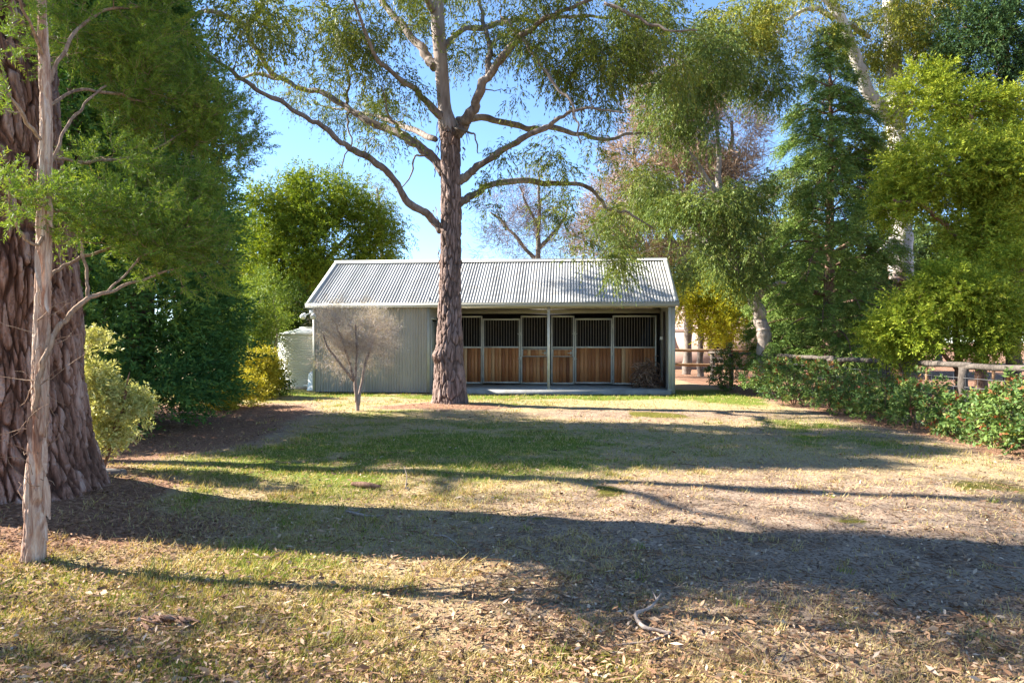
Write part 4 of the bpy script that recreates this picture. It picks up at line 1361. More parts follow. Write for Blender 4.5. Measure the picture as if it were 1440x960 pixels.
def build_paperbark():
    base = at(45, 795, 4.57); base[2] = 0
    base[2] = float(ground_z(base[0], base[1]))
    Y = 4.57
    T = Tree('paperbark_tree', 'slim peeling paperbark in front of the massive trunk', 'tree', base, 15)
    P, r = px([(46, 806, 18), (47, 780, 15.5), (49, 740, 14.5), (48, 690, 14), (52, 640, 13), (56, 580, 12), (57, 520, 11.5), (59, 450, 10.8), (61, 380, 10.2), (62, 310, 9.8), (63, 240, 9), (65, 180, 8.2), (63, 120, 7.4), (61, 60, 6.6), (58, 0, 6), (54, -80, 5), (50, -180, 4), (48, -300, 2)], Y)
    V, Q, Pc, rc, pl = rough_trunk(P, r * .86, 90, 800, .008, 30, 4, 33, .18, .14, .3)
    T.trunk = (V, Q, pl)
    T.sp.append(Pc[150:]); T.sr.append(rc[150:])
    limbs = [
        [(48, 590, 5, -.03), (56, 535, 4.8, -.07), (68, 492, 4.6, -.06), (82, 462, 4.4, .0), (100, 440, 4.2, .05), (125, 420, 4, .1), (150, 411, 3.4, .2), (185, 398, 2.6, .35), (225, 385, 2, .5), (265, 372, 1.4, .6)],
        [(124, 420, 3.2, .1), (122, 395, 3, .12), (118, 360, 2.8, .14), (116, 315, 2.2, .2), (110, 285, 1.5, .25)],
        [(68, 390, 3, .02), (90, 372, 2.8, .15), (118, 362, 2.6, .3), (150, 350, 2.2, .5), (195, 335, 1.6, .7), (230, 322, 1.2, .9)],
        [(150, 411, 2, .2), (175, 385, 1.8, .3), (200, 362, 1.5, .4), (235, 345, 1.1, .5)],
        [(62, 330, 3, -.02), (50, 345, 2.8, -.1), (30, 330, 2.6, -.2), (18, 300, 2.2, -.3), (10, 250, 1.6, -.4)],
        [(64, 205, 3.6, 0), (45, 180, 3.2, -.1), (25, 150, 2.8, -.2), (0, 120, 2, -.3)],
        [(66, 240, 3, .02), (90, 190, 2.6, .2), (115, 150, 2.2, .4), (150, 120, 1.6, .7)],
        [(64, 130, 3.4, .02), (90, 70, 3, .2), (120, 30, 2.6, .45), (170, 10, 2.2, .7), (230, 15, 1.6, 1)],
        [(62, 80, 3.2, .0), (40, 30, 2.8, -.2), (20, -20, 2, -.3)],
        [(66, 220, 2.8, .05), (110, 228, 2.6, .35), (160, 226, 2.3, .7), (210, 215, 1.9, 1.0), (265, 180, 1.4, 1.3)],
        [(160, 226, 2, .7), (210, 232, 1.8, 1), (260, 236, 1.4, 1.3)],
        [(66, 150, 3, .05), (110, 128, 2.6, .4), (160, 132, 2.4, .8), (205, 140, 2, 1.1), (250, 130, 1.3, 1.4)],
        [(62, 290, 2.8, -.05), (90, 300, 2.4, .1), (130, 330, 2, .3)],
    ]
    for l in limbs:
        p, rr = px(l, Y)
        T.limb(p, rr * .74, 8, 7, .03)
    Tl = [lob(200, 320, 5.0, 95, 42, .45, 1.3), lob(110, 300, 4.7, 60, 38, .4), lob(255, 355, 5.2, 60, 45, .4, 1.2), lob(30, 270, 4.4, 40, 30, .35), lob(270, 400, 5.3, 40, 22, .3, .5), lob(150, 178, 4.9, 42, 12, .2, .8), lob(15, 110, 4.4, 20, 70, .3, .8),
          lob(150, 70, 5.4, 90, 55, .5, 1.1), lob(230, 60, 5.8, 60, 60, .5, 1.1), lob(240, 160, 5.9, 75, 50, .5, 1), lob(310, 195, 6, 60, 45, .4, .9), lob(40, 30, 4.6, 40, 30, .3, .8), lob(290, 130, 6.1, 45, 50, .4, .8), lob(180, 130, 5.6, 70, 30, .4, .7), lob(170, 240, 5.2, 70, 26, .35, .8), lob(250, 270, 5.5, 60, 30, .4, .8),
          lob(100, -90, 5, 200, 80, .9, .6), (np.array([-3.5, 4.5, 5.4]), (.9, .6, .6), .5), (np.array([-3.9, 4.2, 6.4]), (.9, .6, .6), .5)]
    C, D = T.lobes(Tl, 860, .33, 2.2, .1)
    dirs = T.connect(C, .012, .0022, .16, -.02, 4)
    E = nrm(dirs + np.array([.35, 0, .3]))
    T.leaf(C, E, 8, .11, 30, .16, .040, .0068, 1.1, .1, droop=.05, down=0, planar=0.0, ang=38, tvar=.4, stem=.0012)
    # short dead twigs that stand out from the lower trunk
    rng = T.rng
    for k in range(30):
        y = rng.uniform(430, 720)
        x = 50 + rng.normal() * 6
        p = at(x, y, Y - .05)
        a = rng.uniform(0, 6.28)
        d = np.array([math.cos(a), math.sin(a) * .8, rng.normal() * .6 + .2])
        l = rng.uniform(.12, .45)
        q = [p]
        for s in range(5):
            d = nrm(d + rng.normal(size=3) * .3)
            q.append(q[-1] + d * l / 5)
        T.wood.tube(q, np.linspace(.0035, .0012, 6), 4, cap=False)
    pm = bark_mat('paper_bark', [(.32, (.17, .085, .055)), (.46, (.36, .215, .145)), (.60, (.54, .40, .30)), (.80, (.70, .60, .50))], 26, 3.5, .8, dist=.012)
    lm = leaf_mat('paperbark_leaves', [(0, (.06, .12, .025)), (.4, (.12, .20, .035)), (.7, (.20, .28, .045)), (1, (.34, .36, .06))], .42, .5)
    rt = T.done(pm, lm, limbm=bark_mat('paperbark_limbs', [(.3, (.12, .07, .045)), (.5, (.27, .175, .115)), (.75, (.42, .31, .22))], 40, 8, .4))
    for (x, y, h, w) in [(64, 700, 60, 4), (40, 600, 70, 3), (62, 640, 50, 3), (66, 420, 40, 3), (50, 380, 60, 3), (58, 740, 40, 4), (42, 660, 60, 3), (70, 300, 40, 3)]:
        a = at(x, y - h / 2, Y - .07)
        b = at(x + rng.normal() * 3, y + h / 2, Y - .09)
        n = 9
        t = np.linspace(0, 1, n)[:, None]
        q = a + (b - a) * t
        q[:, 0] += np.sin(t[:, 0] * 5) * .006 + t[:, 0] ** 3 * .03
        s = np.array([w / 960 * Y, .01, 0])
        mb = MB()
        mb.add(np.vstack([q - s * np.sin(t * 2.6 + .3), q + s * np.sin(t * 2.6 + .3)]), np.stack([np.arange(n - 1), np.arange(1, n), n + np.arange(1, n), n + np.arange(n - 1)], -1))
        mb.build('peeling_bark', pm, rt)


def build_conifers():
    lm = leaf_mat('cypress_sprays', [(0, (.035, .09, .034)), (.45, (.075, .165, .046)), (.8, (.13, .23, .05)), (1, (.21, .29, .055))], .3, .55)
    labs = ['dark green cypress nearest the massive trunk, behind the variegated shrub',
            'dark green cypress second along the left garden bed',
            'dark green cypress at the stable end of the left bed beside the golden shrubs',
            'dark green cypress standing behind the others, deeper in the left bed']
    spec = [(-7.0, 10.9, 7.8, 1.45, 1), (-6.7, 12.1, 8.6, 1.65, 2), (-7.15, 13.3, 9.0, 1.75, 3), (-9.4, 13.6, 8.2, 1.7, 4)]
    for (x, y, h, rad, sd), lb in zip(spec, labs):
        T = Tree('cypress_tree', lb, 'tree', (x, y, 0), 100 + sd, 'cypress trees along the left bed')
        T.limb([(x, y, -.1), (x + .05, y, h * .4), (x - .05, y, h * .8), (x, y, h)], [.17, .12, .05, .01], 9)
        rng = T.rng
        n = 480
        hz = rng.uniform(0.02, 1, n) ** 1.05
        prof = rad * np.minimum(1, (hz * 8 + .5)) * (1 - hz ** 2.2) ** .8
        a = rng.uniform(0, 2 * math.pi, n)
        wob = .68 + .7 * fbm(np.column_stack([np.cos(a) * 1.4, np.sin(a) * 1.4, hz * 7]), 2, sd)
        rr = prof * wob * rng.uniform(.3, 1.05, n) ** .5
        C = np.column_stack([x + rr * np.cos(a), y + rr * np.sin(a), .15 + hz * (h - .2)])
        D = nrm(np.column_stack([np.cos(a), np.sin(a), np.full(n, .45)]))
        T.connect(C[::3], .025, .005, .08, -.05, 4)
        T.leaf(C, D, 15, .36, 14, .36, .115, .030, 1.3, .1, droop=.22, down=.05, planar=.45, ang=30, tvar=.35, tipt=.3)
        T.done(BK['brown'], lm)


def shrub(name, label, base, seed, lobes, n, bark, lm, K=6, cr=.12, nl=9, slen=.2, L=.08, W=.03, stems=4, gap=.3, gf=2.0, cat='shrub', group=None, srad=.016, up=.4, outw=.8, stem=.0, shell=.3, crown='foliage', trunk='stems', **kw):
    T = Tree(name, label, cat, base, seed, group)
    b = np.asarray(base, float)
    top = np.mean([l[0] for l in lobes], 0)
    rng = T.rng
    hh = max(l[0][2] for l in lobes) - b[2]
    for k in range(stems):
        a = rng.uniform(0, 6.28)
        d = np.array([math.cos(a), math.sin(a), 0]) * hh * .13
        e = np.array([top[0], top[1], b[2] + hh * rng.uniform(.7, 1.0)]) + d * 2
        T.limb([b + d * .15 - [0, 0, .05], b + (e - b) * .35 + d * .3, b + (e - b) * .7 + d * .2, e], np.array([1, .8, .55, .25]) * srad * rng.uniform(.7, 1.2), 6, 5, hh * .04)
    C, D = T.lobes(lobes, n, gap, gf, shell)
    T.connect(C, srad * .6, .0025, .12, .0, 4)
    T.leaf(C, D, K, cr, nl, slen, L, W, outw, up, stem=stem, **kw)
    return T.done(bark, lm, crown, trunk)


def build_left_shrubs():
    b = np.array([*gxy(141, 672), 0]); b[2] = float(ground_z(b[0], b[1]))
    vm = leaf_mat('variegated_leaves', [(0, (.24, .27, .07)), (.35, (.46, .45, .14)), (.7, (.66, .61, .25)), (1, (.76, .71, .42))], .35, .45, (1.1, 1.1, .7))
    Y = 7.5
    shrub('variegated_shrub', 'cream variegated pittosporum shrub beside the massive trunk', b, 51,
          [lob(132, 505, Y, 20, 36, .2, .8), lob(136, 560, Y, 26, 40, .26), lob(165, 582, Y, 36, 36, .32, 1.3), lob(140, 620, Y, 24, 28, .24, .8), lob(185, 572, Y, 18, 22, .2, .8)],
          165, BK['red'], vm, 6, .08, 10, .13, .075, .021, 3, .3, 3.0, srad=.016, up=.5, tvar=.6, droop=.05, ang=50, planar=.3)
    gm = leaf_mat('golden_leaves', [(0, (.17, .18, .02)), (.4, (.36, .33, .035)), (.8, (.55, .48, .07)), (1, (.6, .54, .14))], .35, .5, (1.1, 1., .5))
    gg = leaf_mat('lime_leaves', [(0, (.05, .09, .015)), (.5, (.13, .19, .03)), (1, (.27, .31, .06))], .35, .5)
    dg = leaf_mat('deep_leaves', [(0, (.025, .05, .012)), (.5, (.06, .105, .02)), (1, (.14, .18, .03))], .3, .5)
    kw = dict(tvar=.5, planar=.2, droop=.1)
    def S_(name, label, x, y, Y, lobes, n, m, sd, **k):
        b = at(x, y, Y); b[2] = 0
        kk = dict(K=6, cr=.17, nl=8, slen=.26, L=.10, W=.036, stems=6, srad=.02)
        kk.update(kw); kk.update(k)
        shrub(name, label, b, sd, [lob(*q) for q in lobes], n, BK['twig'], m, **kk)
    S_('golden_shrub', 'tall golden yellow shrub beside the water tank', 372, 560, 18.2, [(362, 522, 18.2, 24, 32), (368, 538, 18, 22, 22), (350, 540, 18, 22, 22), (376, 520, 18.2, 10, 22)], 240, gm, 61)
    S_('golden_shrub', 'low golden yellow shrub at the foot of the cypress nearest the stable', 322, 578, 15.2, [(325, 560, 15.2, 30, 20), (345, 552, 15.6, 20, 20), (305, 565, 15, 20, 14)], 120, gm, 62)
    S_('green_shrub', 'small deep green shrub between the golden shrub and the tank', 392, 556, 18.6, [(388, 540, 18.6, 9, 18)], 36, dg, 63, stems=4)
    S_('lime_shrub', 'lime green bush rising behind the golden shrub', 375, 540, 21.5, [(372, 445, 21.5, 30, 46), (350, 480, 21, 30, 50)], 220, gg, 64, L=.12, W=.04, cr=.24, slen=.32)
    S_('leafy_bush', 'deep green bush standing behind the water tank', 415, 545, 26, [(415, 440, 26, 34, 36), (430, 470, 26, 26, 30), (400, 452, 26, 20, 24)], 300, dg, 65, L=.13, W=.045, cr=.28, slen=.36, stems=8)
    S_('leafy_bush', 'bright bush under the round green tree left of the stable', 355, 540, 24.5, [(350, 470, 24.5, 40, 60), (378, 420, 24.5, 26, 40)], 280, gg, 66, L=.13, W=.045, cr=.28, slen=.36, stems=8)


def px_tree(name, label, base_px, Y, trunk, lobes, n, seed, bark, lm, limbs=(), gap=.38, gf=.7, K=7, cr=.35, nl=10, slen=.45, L=.12, W=.03, shell=.3, group=None, rmax=.05, rmin=.006, sag=.1, outw=.6, up=.1, stem=0., cat='tree', wig=.12, crown='crown', **kw):
    b = at(base_px[0], base_px[1], Y); b[2] = 0
    T = Tree(name, label, cat, b, seed, group)
    p, r = px(trunk, Y)
    p = np.vstack([b - [0, 0, .1], p]); r = np.concatenate([[r[0] * 1.15], r])
    T.limb(p, r, 12, 8, .08)
    for l in limbs:
        p, r = px(l, Y)
        T.limb(p, r, 8, 7, .10)
    C, D = T.lobes([lob(*q) for q in lobes], n, gap, gf, shell)
    T.connect(C, rmax, rmin, wig, sag)
    T.leaf(C, D, K, cr, nl, slen, L, W, outw, up, stem=stem, **kw)
    return T.done(bark, lm, crown)


def build_back_trees():
    FE = dict(droop=.12, planar=.3, ang=42, tvar=.45)
    GU = dict(droop=.6, down=.8, planar=.2, ang=50, tvar=.5, up=-.25, outw=.3)
    rg = leaf_mat('round_tree_leaves', [(0, (.065, .11, .015)), (.4, (.13, .19, .022)), (.75, (.23, .28, .03)), (1, (.38, .36, .05))], .42, .5)
    px_tree('leafy_tree', 'round bright green tree beyond the left end of the stable', (425, 530), 29, [(425, 500, 6), (420, 440, 5.5), (430, 380, 4.5), (430, 320, 3)],
            [(400, 300, 28.5, 60, 40), (450, 280, 29, 60, 36), (500, 320, 29, 48, 44), (395, 370, 28, 52, 46, None, 1.1), (530, 350, 29.5, 36, 30), (465, 340, 28.5, 50, 50), (440, 410, 29, 50, 36, None, .7), (370, 330, 28, 30, 60)],
            440, 71, BK['brown'], rg, [[(424, 420, 4, 0), (450, 380, 3.4, 0), (490, 330, 2, .4)], [(424, 440, 4, 0), (400, 400, 3, -.4), (380, 340, 2, -.6)]], .40, .6, 18, .55, 11, .46, .16, .05, .3, **FE)
    px_tree('slender_gum', 'wispy pale green gum behind the left half of the stable roof', (545, 520), 33, [(545, 480, 3.6), (540, 400, 3.2), (535, 320, 2.4), (530, 265, 1.4)],
            [(530, 275, 33, 26, 30), (545, 320, 33, 26, 34), (520, 300, 33, 22, 40)], 90, 72, BK['pale'], gum_leaf('slender_gum_leaves', 1.35, .1), (), .34, .6, 8, .42, 11, .5, .17, .032, .2, **GU)
    # bare winter trees: only twigs
    tw = tint_mat('bare_twigs', [(0, (.10, .065, .05)), (.5, (.19, .13, .10)), (1, (.30, .22, .175))], .85)
    TW = dict(droop=-.05, planar=.1, ang=32, tvar=.6)
    px_tree('bare_tree', 'leafless tree against the sky behind the stable ridge', (757, 530), 30, [(757, 480, 5), (757, 400, 4), (757, 330, 3), (758, 270, 1.8), (757, 240, 1)],
            [(757, 270, 30, 26, 36), (715, 310, 30, 36, 40), (795, 320, 30, 36, 40), (700, 350, 30, 26, 20), (757, 330, 30, 50, 30)], 150, 73, BK['grey'], tw,
            [[(757, 370, 3, 0), (730, 340, 2.4, .2), (705, 310, 1.6, .4), (690, 300, 1, .6)], [(757, 350, 2.8, 0), (785, 320, 2.2, -.2), (800, 290, 1.4, -.4)], [(757, 320, 2.2, 0), (740, 285, 1.6, -.2), (730, 262, 1, -.2)]],
            .3, .5, 6, .4, 9, .8, .5, .015, .2, None, .035, .007, .05, 1.0, .3, crown='twigs', **TW)
    brt = tint_mat('brown_twigs', [(0, (.19, .12, .08)), (.5, (.34, .23, .155)), (1, (.46, .34, .24))], .85, .15)
    px_tree('bare_tree', 'broad brown twiggy tree with a domed winter crown behind the weeping gum', (965, 530), 31, [(968, 480, 5.5), (970, 400, 5), (965, 330, 4), (968, 250, 4), (975, 180, 2.5)],
            [(955, 150, 31, 60, 50), (1015, 175, 31, 55, 65), (915, 230, 31, 50, 55), (970, 260, 31, 70, 50), (1030, 270, 31, 40, 60), (880, 290, 31, 45, 45), (920, 320, 31, 60, 36), (850, 330, 32, 40, 36)], 680, 74, BK['grey'], brt,
            [[(968, 380, 5, 0), (930, 310, 4, -.4), (900, 250, 3, -.7), (890, 200, 2, -.9)], [(968, 350, 5, 0), (1000, 290, 4, .4), (1025, 220, 3, .6), (1030, 170, 2, .8)], [(967, 300, 4, 0), (950, 230, 3, .5), (935, 170, 2, .8)]],
            .32, .5, 10, .5, 10, .8, .45, .026, .45, None, .05, .008, .1, 1.0, .3, crown='twigs', **TW)
    px_tree('weeping_gum', 'leaning weeping gum with olive curtains of leaves right of the stable', (1076, 520), 19.5, [(1074, 480, 9), (1071, 455, 8.5), (1064, 430, 8), (1052, 408, 7.5), (1040, 385, 7), (1030, 350, 6), (1018, 310, 5), (1012, 260, 4), (1010, 210, 3), (1005, 150, 2)],
            [(1000, 295, 19, 50, 40), (950, 290, 19.5, 36, 34), (1040, 360, 19, 46, 46, None, 1.1), (1045, 405, 18.8, 20, 24, None, .4), (915, 270, 22, 36, 34), (1050, 270, 19.5, 32, 36, None, .8), (955, 370, 27, 24, 34), (870, 320, 27, 34, 40, None, .8), (872, 374, 18.2, 9, 14, .3, 1.5), (930, 140, 19, 44, 60, None, 1.0), (985, 200, 19, 36, 40, None, .5), (990, 85, 19, 50, 50, None, 1.0), (1075, 110, 20, 36, 40, None, .6), (910, 40, 18, 40, 50, None, .9), (1130, 250, 20, 40, 40, None, .8)],
            400, 75, BK['wgum'], leaf_mat('weeping_gum_leaves', [(0, (.06, .095, .03)), (.4, (.11, .16, .04)), (.75, (.19, .22, .055)), (1, (.31, .28, .10))], .32, .42),
            [[(1040, 385, 5, 0), (1005, 352, 4.4, .3), (965, 325, 3.8, 1.2), (925, 300, 3.2, 2.6), (885, 280, 2, 4)], [(1022, 320, 4, 0), (1060, 290, 3.2, .4), (1100, 262, 2.2, .7)], [(1014, 280, 4, 0), (980, 230, 3.2, -.3), (945, 170, 2.2, -.5), (930, 110, 1.4, -.5)], [(1060, 425, 4, 0), (1085, 400, 3.2, -.4), (1105, 400, 2, -.7)]],
            .45, 1.2, 19, .36, 12, .44, .145, .029, .2, **GU)
    # white gum
    wg = z_bark('white_gum_bark', 3.6, .5, [(.3, (.13, .06, .04)), (.5, (.30, .15, .10)), (.7, (.45, .30, .22))], [(.3, (.36, .31, .27)), (.5, (.56, .51, .46)), (.7, (.68, .65, .61))], 10, 3)
    px_tree('white_gum', 'large white trunked gum behind the bright wattles on the right', (1268, 545), 22, [(1268, 500, 17), (1268, 420, 15.5), (1266, 360, 14.5), (1266, 310, 14), (1264, 240, 12.5), (1260, 160, 11), (1256, 80, 9.5), (1252, 0, 8.5), (1250, -100, 7), (1248, -200, 5), (1246, -300, 2)],
            [(1240, 40, 21.5, 60, 55), (1165, 45, 21, 40, 28, None, .5), (1105, 15, 20.5, 75, 34), (1295, 95, 21.5, 55, 60), (1245, 200, 21, 50, 40), (1190, 215, 21, 36, 26, None, .35), (1310, 20, 22, 60, 45), (1160, 240, 21, 36, 30, None, .3), (1040, 45, 20, 55, 45, None, 1.2), (1250, 260, 20.6, 40, 34), (1200, -80, 21, 160, 60, None, .4), (1260, -220, 22, 160, 80, None, .35)],
            460, 76, wg, gum_leaf('white_gum_leaves', 1.55, .18),
            [[(1262, 180, 8.5, 0), (1244, 156, 8.5, -.2), (1221, 127, 8, -.5), (1209, 95, 7.5, -.7), (1197, 59, 7, -.9), (1181, 24, 6.4, -1), (1157, -6, 5.4, -1.2), (1120, -40, 3, -1.4)],
             [(1222, 52, 3.6, -.3), (1197, 36, 3.6, -.8), (1165, 20, 3.4, -1.1), (1138, 12, 3, -1.3), (1105, 30, 2.2, -1.5), (1080, 60, 1.4, -1.6)],
             [(1264, 160, 4, 0), (1215, 156, 3.6, -.5), (1175, 150, 2.6, -.8), (1140, 140, 1.6, -1)],
             [(1264, 230, 3, 0), (1200, 175, 2.6, -.6), (1182, 195, 2.4, -.9), (1186, 240, 2.2, -1), (1205, 280, 1.6, -1)],
             [(1262, 140, 5, 0), (1285, 90, 4.4, .4), (1310, 40, 3.4, .8), (1330, 0, 2.2, 1)],
             [(1268, 395, 4.4, -.2), (1245, 396, 3.6, -.5), (1225, 398, 2.8, -.7)],
             [(1266, 330, 4, 0), (1240, 350, 3, -.4), (1220, 372, 2, -.7)]],
            .44, 1.2, 19, .36, 12, .44, .15, .030, .15, **GU)
    wt = leaf_mat('wattle_leaves', [(0, (.07, .12, .015)), (.4, (.19, .25, .025)), (.75, (.36, .40, .05)), (1, (.52, .49, .10))], .42, .5)
    WA = dict(droop=.15, planar=.5, ang=48, tvar=.6)
    px_tree('wattle_tree', 'tall feathery yellow green wattle at the right edge', (1380, 560), 14.5, [(1379, 520, 7), (1378, 430, 6.5), (1378, 360, 6), (1376, 300, 5), (1370, 230, 3.6), (1366, 160, 2)],
            [(1330, 245, 14.2, 80, 45), (1405, 235, 14, 55, 50), (1280, 280, 14, 44, 24), (1340, 165, 15, 60, 30, None, .8), (1378, 325, 13.8, 50, 32), (1420, 310, 14, 36, 46), (1235, 300, 14, 24, 13, None, .5), (1300, 130, 15.5, 40, 30, None, .6), (1400, 160, 15, 50, 30, None, .7)],
            330, 77, BK['red'], wt, [[(1378, 390, 4, 0), (1340, 330, 3.4, -.4), (1300, 290, 2.4, -.6), (1260, 280, 1.6, -.7)], [(1377, 340, 3.6, 0), (1400, 290, 3, -.2), (1420, 240, 2, -.3)], [(1376, 300, 3.4, 0), (1345, 240, 2.6, .2), (1310, 200, 1.8, .5)]],
            .42, 1.6, 22, .34, 16, .30, .10, .024, .3, **WA)
    px_tree('wattle_bush', 'low billowing yellow green wattle behind the log fence', (1345, 590), 12.8, [(1345, 560, 5), (1348, 500, 4.6), (1345, 450, 3.6), (1345, 400, 2)],
            [(1295, 452, 12.8, 42, 28), (1345, 420, 12.6, 56, 40), (1405, 435, 12.6, 50, 34), (1255, 475, 13, 34, 22), (1330, 480, 12.6, 56, 22), (1420, 390, 13, 30, 30), (1380, 470, 12.4, 44, 24), (1325, 400, 13, 30, 22, None, .8), (1245, 440, 13, 24, 20, None, .7)],
            300, 78, BK['red'], wt, [[(1347, 520, 3, 0), (1310, 480, 2.4, -.2), (1280, 450, 1.6, -.3)], [(1347, 510, 3, 0), (1380, 470, 2.4, -.2), (1405, 440, 1.6, -.3)]],
            .42, 1.8, 22, .29, 16, .25, .08, .021, .3, **WA)
    dk = leaf_mat('dark_evergreen', [(0, (.018, .04, .02)), (.5, (.04, .08, .03)), (1, (.10, .14, .035))], .25, .5)
    px_tree('dark_evergreen', 'tall dark blue green tree in the top right corner', (1425, 560), 19, [(1425, 500, 9), (1424, 380, 8), (1422, 260, 7), (1418, 140, 5.5), (1412, 30, 4), (1408, -80, 2)],
            [(1400, 70, 18.6, 55, 60), (1440, 140, 18.6, 50, 60), (1360, 60, 19, 40, 45, None, .8), (1440, 20, 19, 60, 60), (1430, 330, 19, 45, 55), (1470, 240, 19, 40, 70), (1395, 350, 19, 36, 34), (1420, -80, 19, 90, 70, None, .5)],
            640, 79, BK['brown'], dk, [], .36, .7, 8, .36, 13, .44, .13, .036, .3, **FE)
    yw = leaf_mat('golden_wattle', [(0, (.24, .27, .025)), (.4, (.44, .42, .03)), (.8, (.60, .55, .05)), (1, (.68, .62, .10))], .35, .5, (1.1, 1.0, .5))
    px_tree('golden_bush', 'bright yellow bush over the house roof right of the stable', (985, 530), 29, [(985, 500, 4), (985, 460, 3.4), (985, 430, 2)],
            [(962, 422, 29, 20, 20), (1005, 432, 29, 36, 28), (1035, 425, 29, 28, 24), (1015, 458, 28.5, 32, 26), (985, 415, 29, 32, 16)], 330, 80, BK['grey'], yw, [], .34, .6, 7, .4, 10, .5, .16, .05, .3, cat='bush', **FE)


def build_deodar():
    Y = 20.5
    lm = leaf_mat('cedar_needles', [(0, (.05, .10, .03)), (.45, (.13, .21, .05)), (.8, (.25, .32, .075)), (1, (.36, .41, .12))], .22, .5)
    b = at(1166, 545, Y); b[2] = 0
    T = Tree('cedar_tree', 'conical green cedar with drooping tiers behind the log fence', 'tree', b, 91)
    top = at(1166, 38, Y)
    h = top[2]
    T.limb([b - [0, 0, .1], b + [0, 0, h * .3], b + [.05, 0, h * .7], top], [.19, .15, .07, .012], 10)
    rng = T.rng
    C, D, TT = [], [], []
    nlev = 25
    for k in range(nlev):
        f = .07 + .92 * k / (nlev - 1)
        z = h * f
        ln = 2.95 * (1 - f) ** .78 * (.8 if f < .14 else 1) + .12
        m = 6 if f < .8 else 4
        a0 = rng.uniform(0, 6.28)
        for q in range(m):
            a = a0 + q * 2 * math.pi / m + rng.normal() * .25
            l = ln * rng.uniform(.72, 1.2)
            d = np.array([math.cos(a), math.sin(a), 0])
            p0 = np.array([b[0], b[1], z])
            rise = .14 * l * (1 if f > .3 else .5)
            tip = -.22 * l
            c = T.limb([p0, p0 + d * l * .4 + [0, 0, rise], p0 + d * l * .75 + [0, 0, rise * .6 + tip * .2], p0 + d * l + [0, 0, tip]], np.array([.035, .025, .014, .005]) * (.4 + l / 3), 5, 4, .04)
            n = int(4 + l * 7)
            t = rng.uniform(.15, 1, n) ** .8
            ii = np.clip((t * (len(c) - 1)).astype(int), 0, len(c) - 1)
            sd = np.cross(d, [0, 0, 1.0])
            off = rng.uniform(-1, 1, n) * (1.05 - t) * l * .42
            P = c[ii] + sd * off[:, None]
            P[:, 2] -= np.abs(off) * .22
            C.append(P)
            D.append(nrm(d * .8 + sd * np.sign(off)[:, None] * .7 + np.array([0, 0, -.25])))
    C, D = np.vstack(C), np.vstack(D)
    T.leaf(C, D, 8, .11, 18, .40, .085, .023, 2.2, -.05, droop=.28, down=.02, planar=.75, ang=52, tvar=.35, tipt=.25)
    T.done(BK['brown'], lm)


def build_bare_shrub():
    b = np.array([*gxy(503, 578), 0]); b[2] = float(ground_z(b[0], b[1]))
    Y = b[1]
    tm = tint_mat('dry_twigs', [(0, (.25, .195, .18)), (.5, (.42, .355, .335)), (1, (.60, .54, .52))], .85, .3)
    T = Tree('bare_shrub', 'small leafless pinkish grey shrub in front of the corrugated wall', 'shrub', b, 95)
    trunk = [[(503, 582, 4.4), (502, 560, 3.6), (498, 535, 2.8), (490, 505, 2.2), (480, 475, 1.7), (470, 450, 1.2)], [(504, 570, 3, 0), (508, 540, 2.4, .1), (516, 505, 2.6, .2), (526, 475, 2, .3), (535, 455, 1.4, .4)], [(501, 565, 2.8, 0), (500, 530, 2.2, -.1), (502, 490, 1.8, -.2), (500, 455, 1.6, -.2)], [(497, 535, 2.6, 0), (478, 510, 2.2, -.2), (462, 490, 1.8, -.3), (455, 470, 1.2, -.4)]]
    for l in trunk:
        p, r = px(l, Y)
        T.limb(p, r * .72, 7, 6, .03)
    C, D = T.lobes([lob(500, 462, Y, 46, 32, .7), lob(465, 460, Y, 26, 26, .45), lob(530, 475, Y, 26, 28, .45), lob(500, 505, Y, 34, 26, .5), lob(470, 495, Y, 22, 20, .4, .8), lob(525, 510, Y, 20, 20, .35, .7)], 330, .45, 2.2, .1)
    T.connect(C, .012, .0028, .14, .06, 4)
    T.leaf(C, D, 7, .13, 8, .30, .15, .0058, 1.4, .6, droop=-.05, planar=.05, ang=36, tvar=.6)
    T.done(BK['twig'], tm, 'twigs', 'stems')


def build_hedge():
    pm = leaf_mat('photinia_leaves', [(0, (.04, .085, .025)), (.35, (.09, .155, .038)), (.62, (.17, .235, .055)), (.78, (.26, .29, .075)), (.86, (.24, .12, .04)), (1, (.34, .075, .04))], .3, .5, spec=.2)
    spec = [(6.45, 20.6, 1.5, 'narrow dark'), (6.75, 18.2, 1.1, 'low dark'), (6.75, 16.4, 1.15, 'spreading'), (6.95, 15.0, 1.1, 'upright'), (6.85, 13.9, .75, 'low'), (7.0, 12.8, .8, 'leggy'),
            (6.95, 11.75, .95, 'bushy'), (7.05, 10.75, .72, 'glossy'), (7.05, 9.7, 1.25, 'tall red tipped'), (7.2, 8.7, 1.5, 'tall lush red tipped')]
    order = ['first', 'second', 'third', 'fourth', 'fifth', 'sixth', 'seventh', 'eighth', 'ninth', 'tenth']
    for k, ((x, y, h, look), o_) in enumerate(zip(spec, order)):
        if k in (8, 9): continue
        b = np.array([x, y, float(ground_z(x, y))])
        lb = f'{look} photinia shrub, {o_} along the fence counting from the stable'
        hedge_one(b, h, .55 + .05 * (k % 3), 88, 200 + k, lb, pm)
    for (x, y, h, r_, n, lb, sd) in [(7.05, 9.75, .95, .45, 110, 'leggy red tipped photinia shrub by the nearest visible fence post', 208), (7.0, 8.75, 1.12, .7, 230, 'tall lush red tipped photinia shrub at the right edge', 209)]:
        hedge_one(np.array([x, y, float(ground_z(x, y))]), h, r_, n, sd, lb, pm)


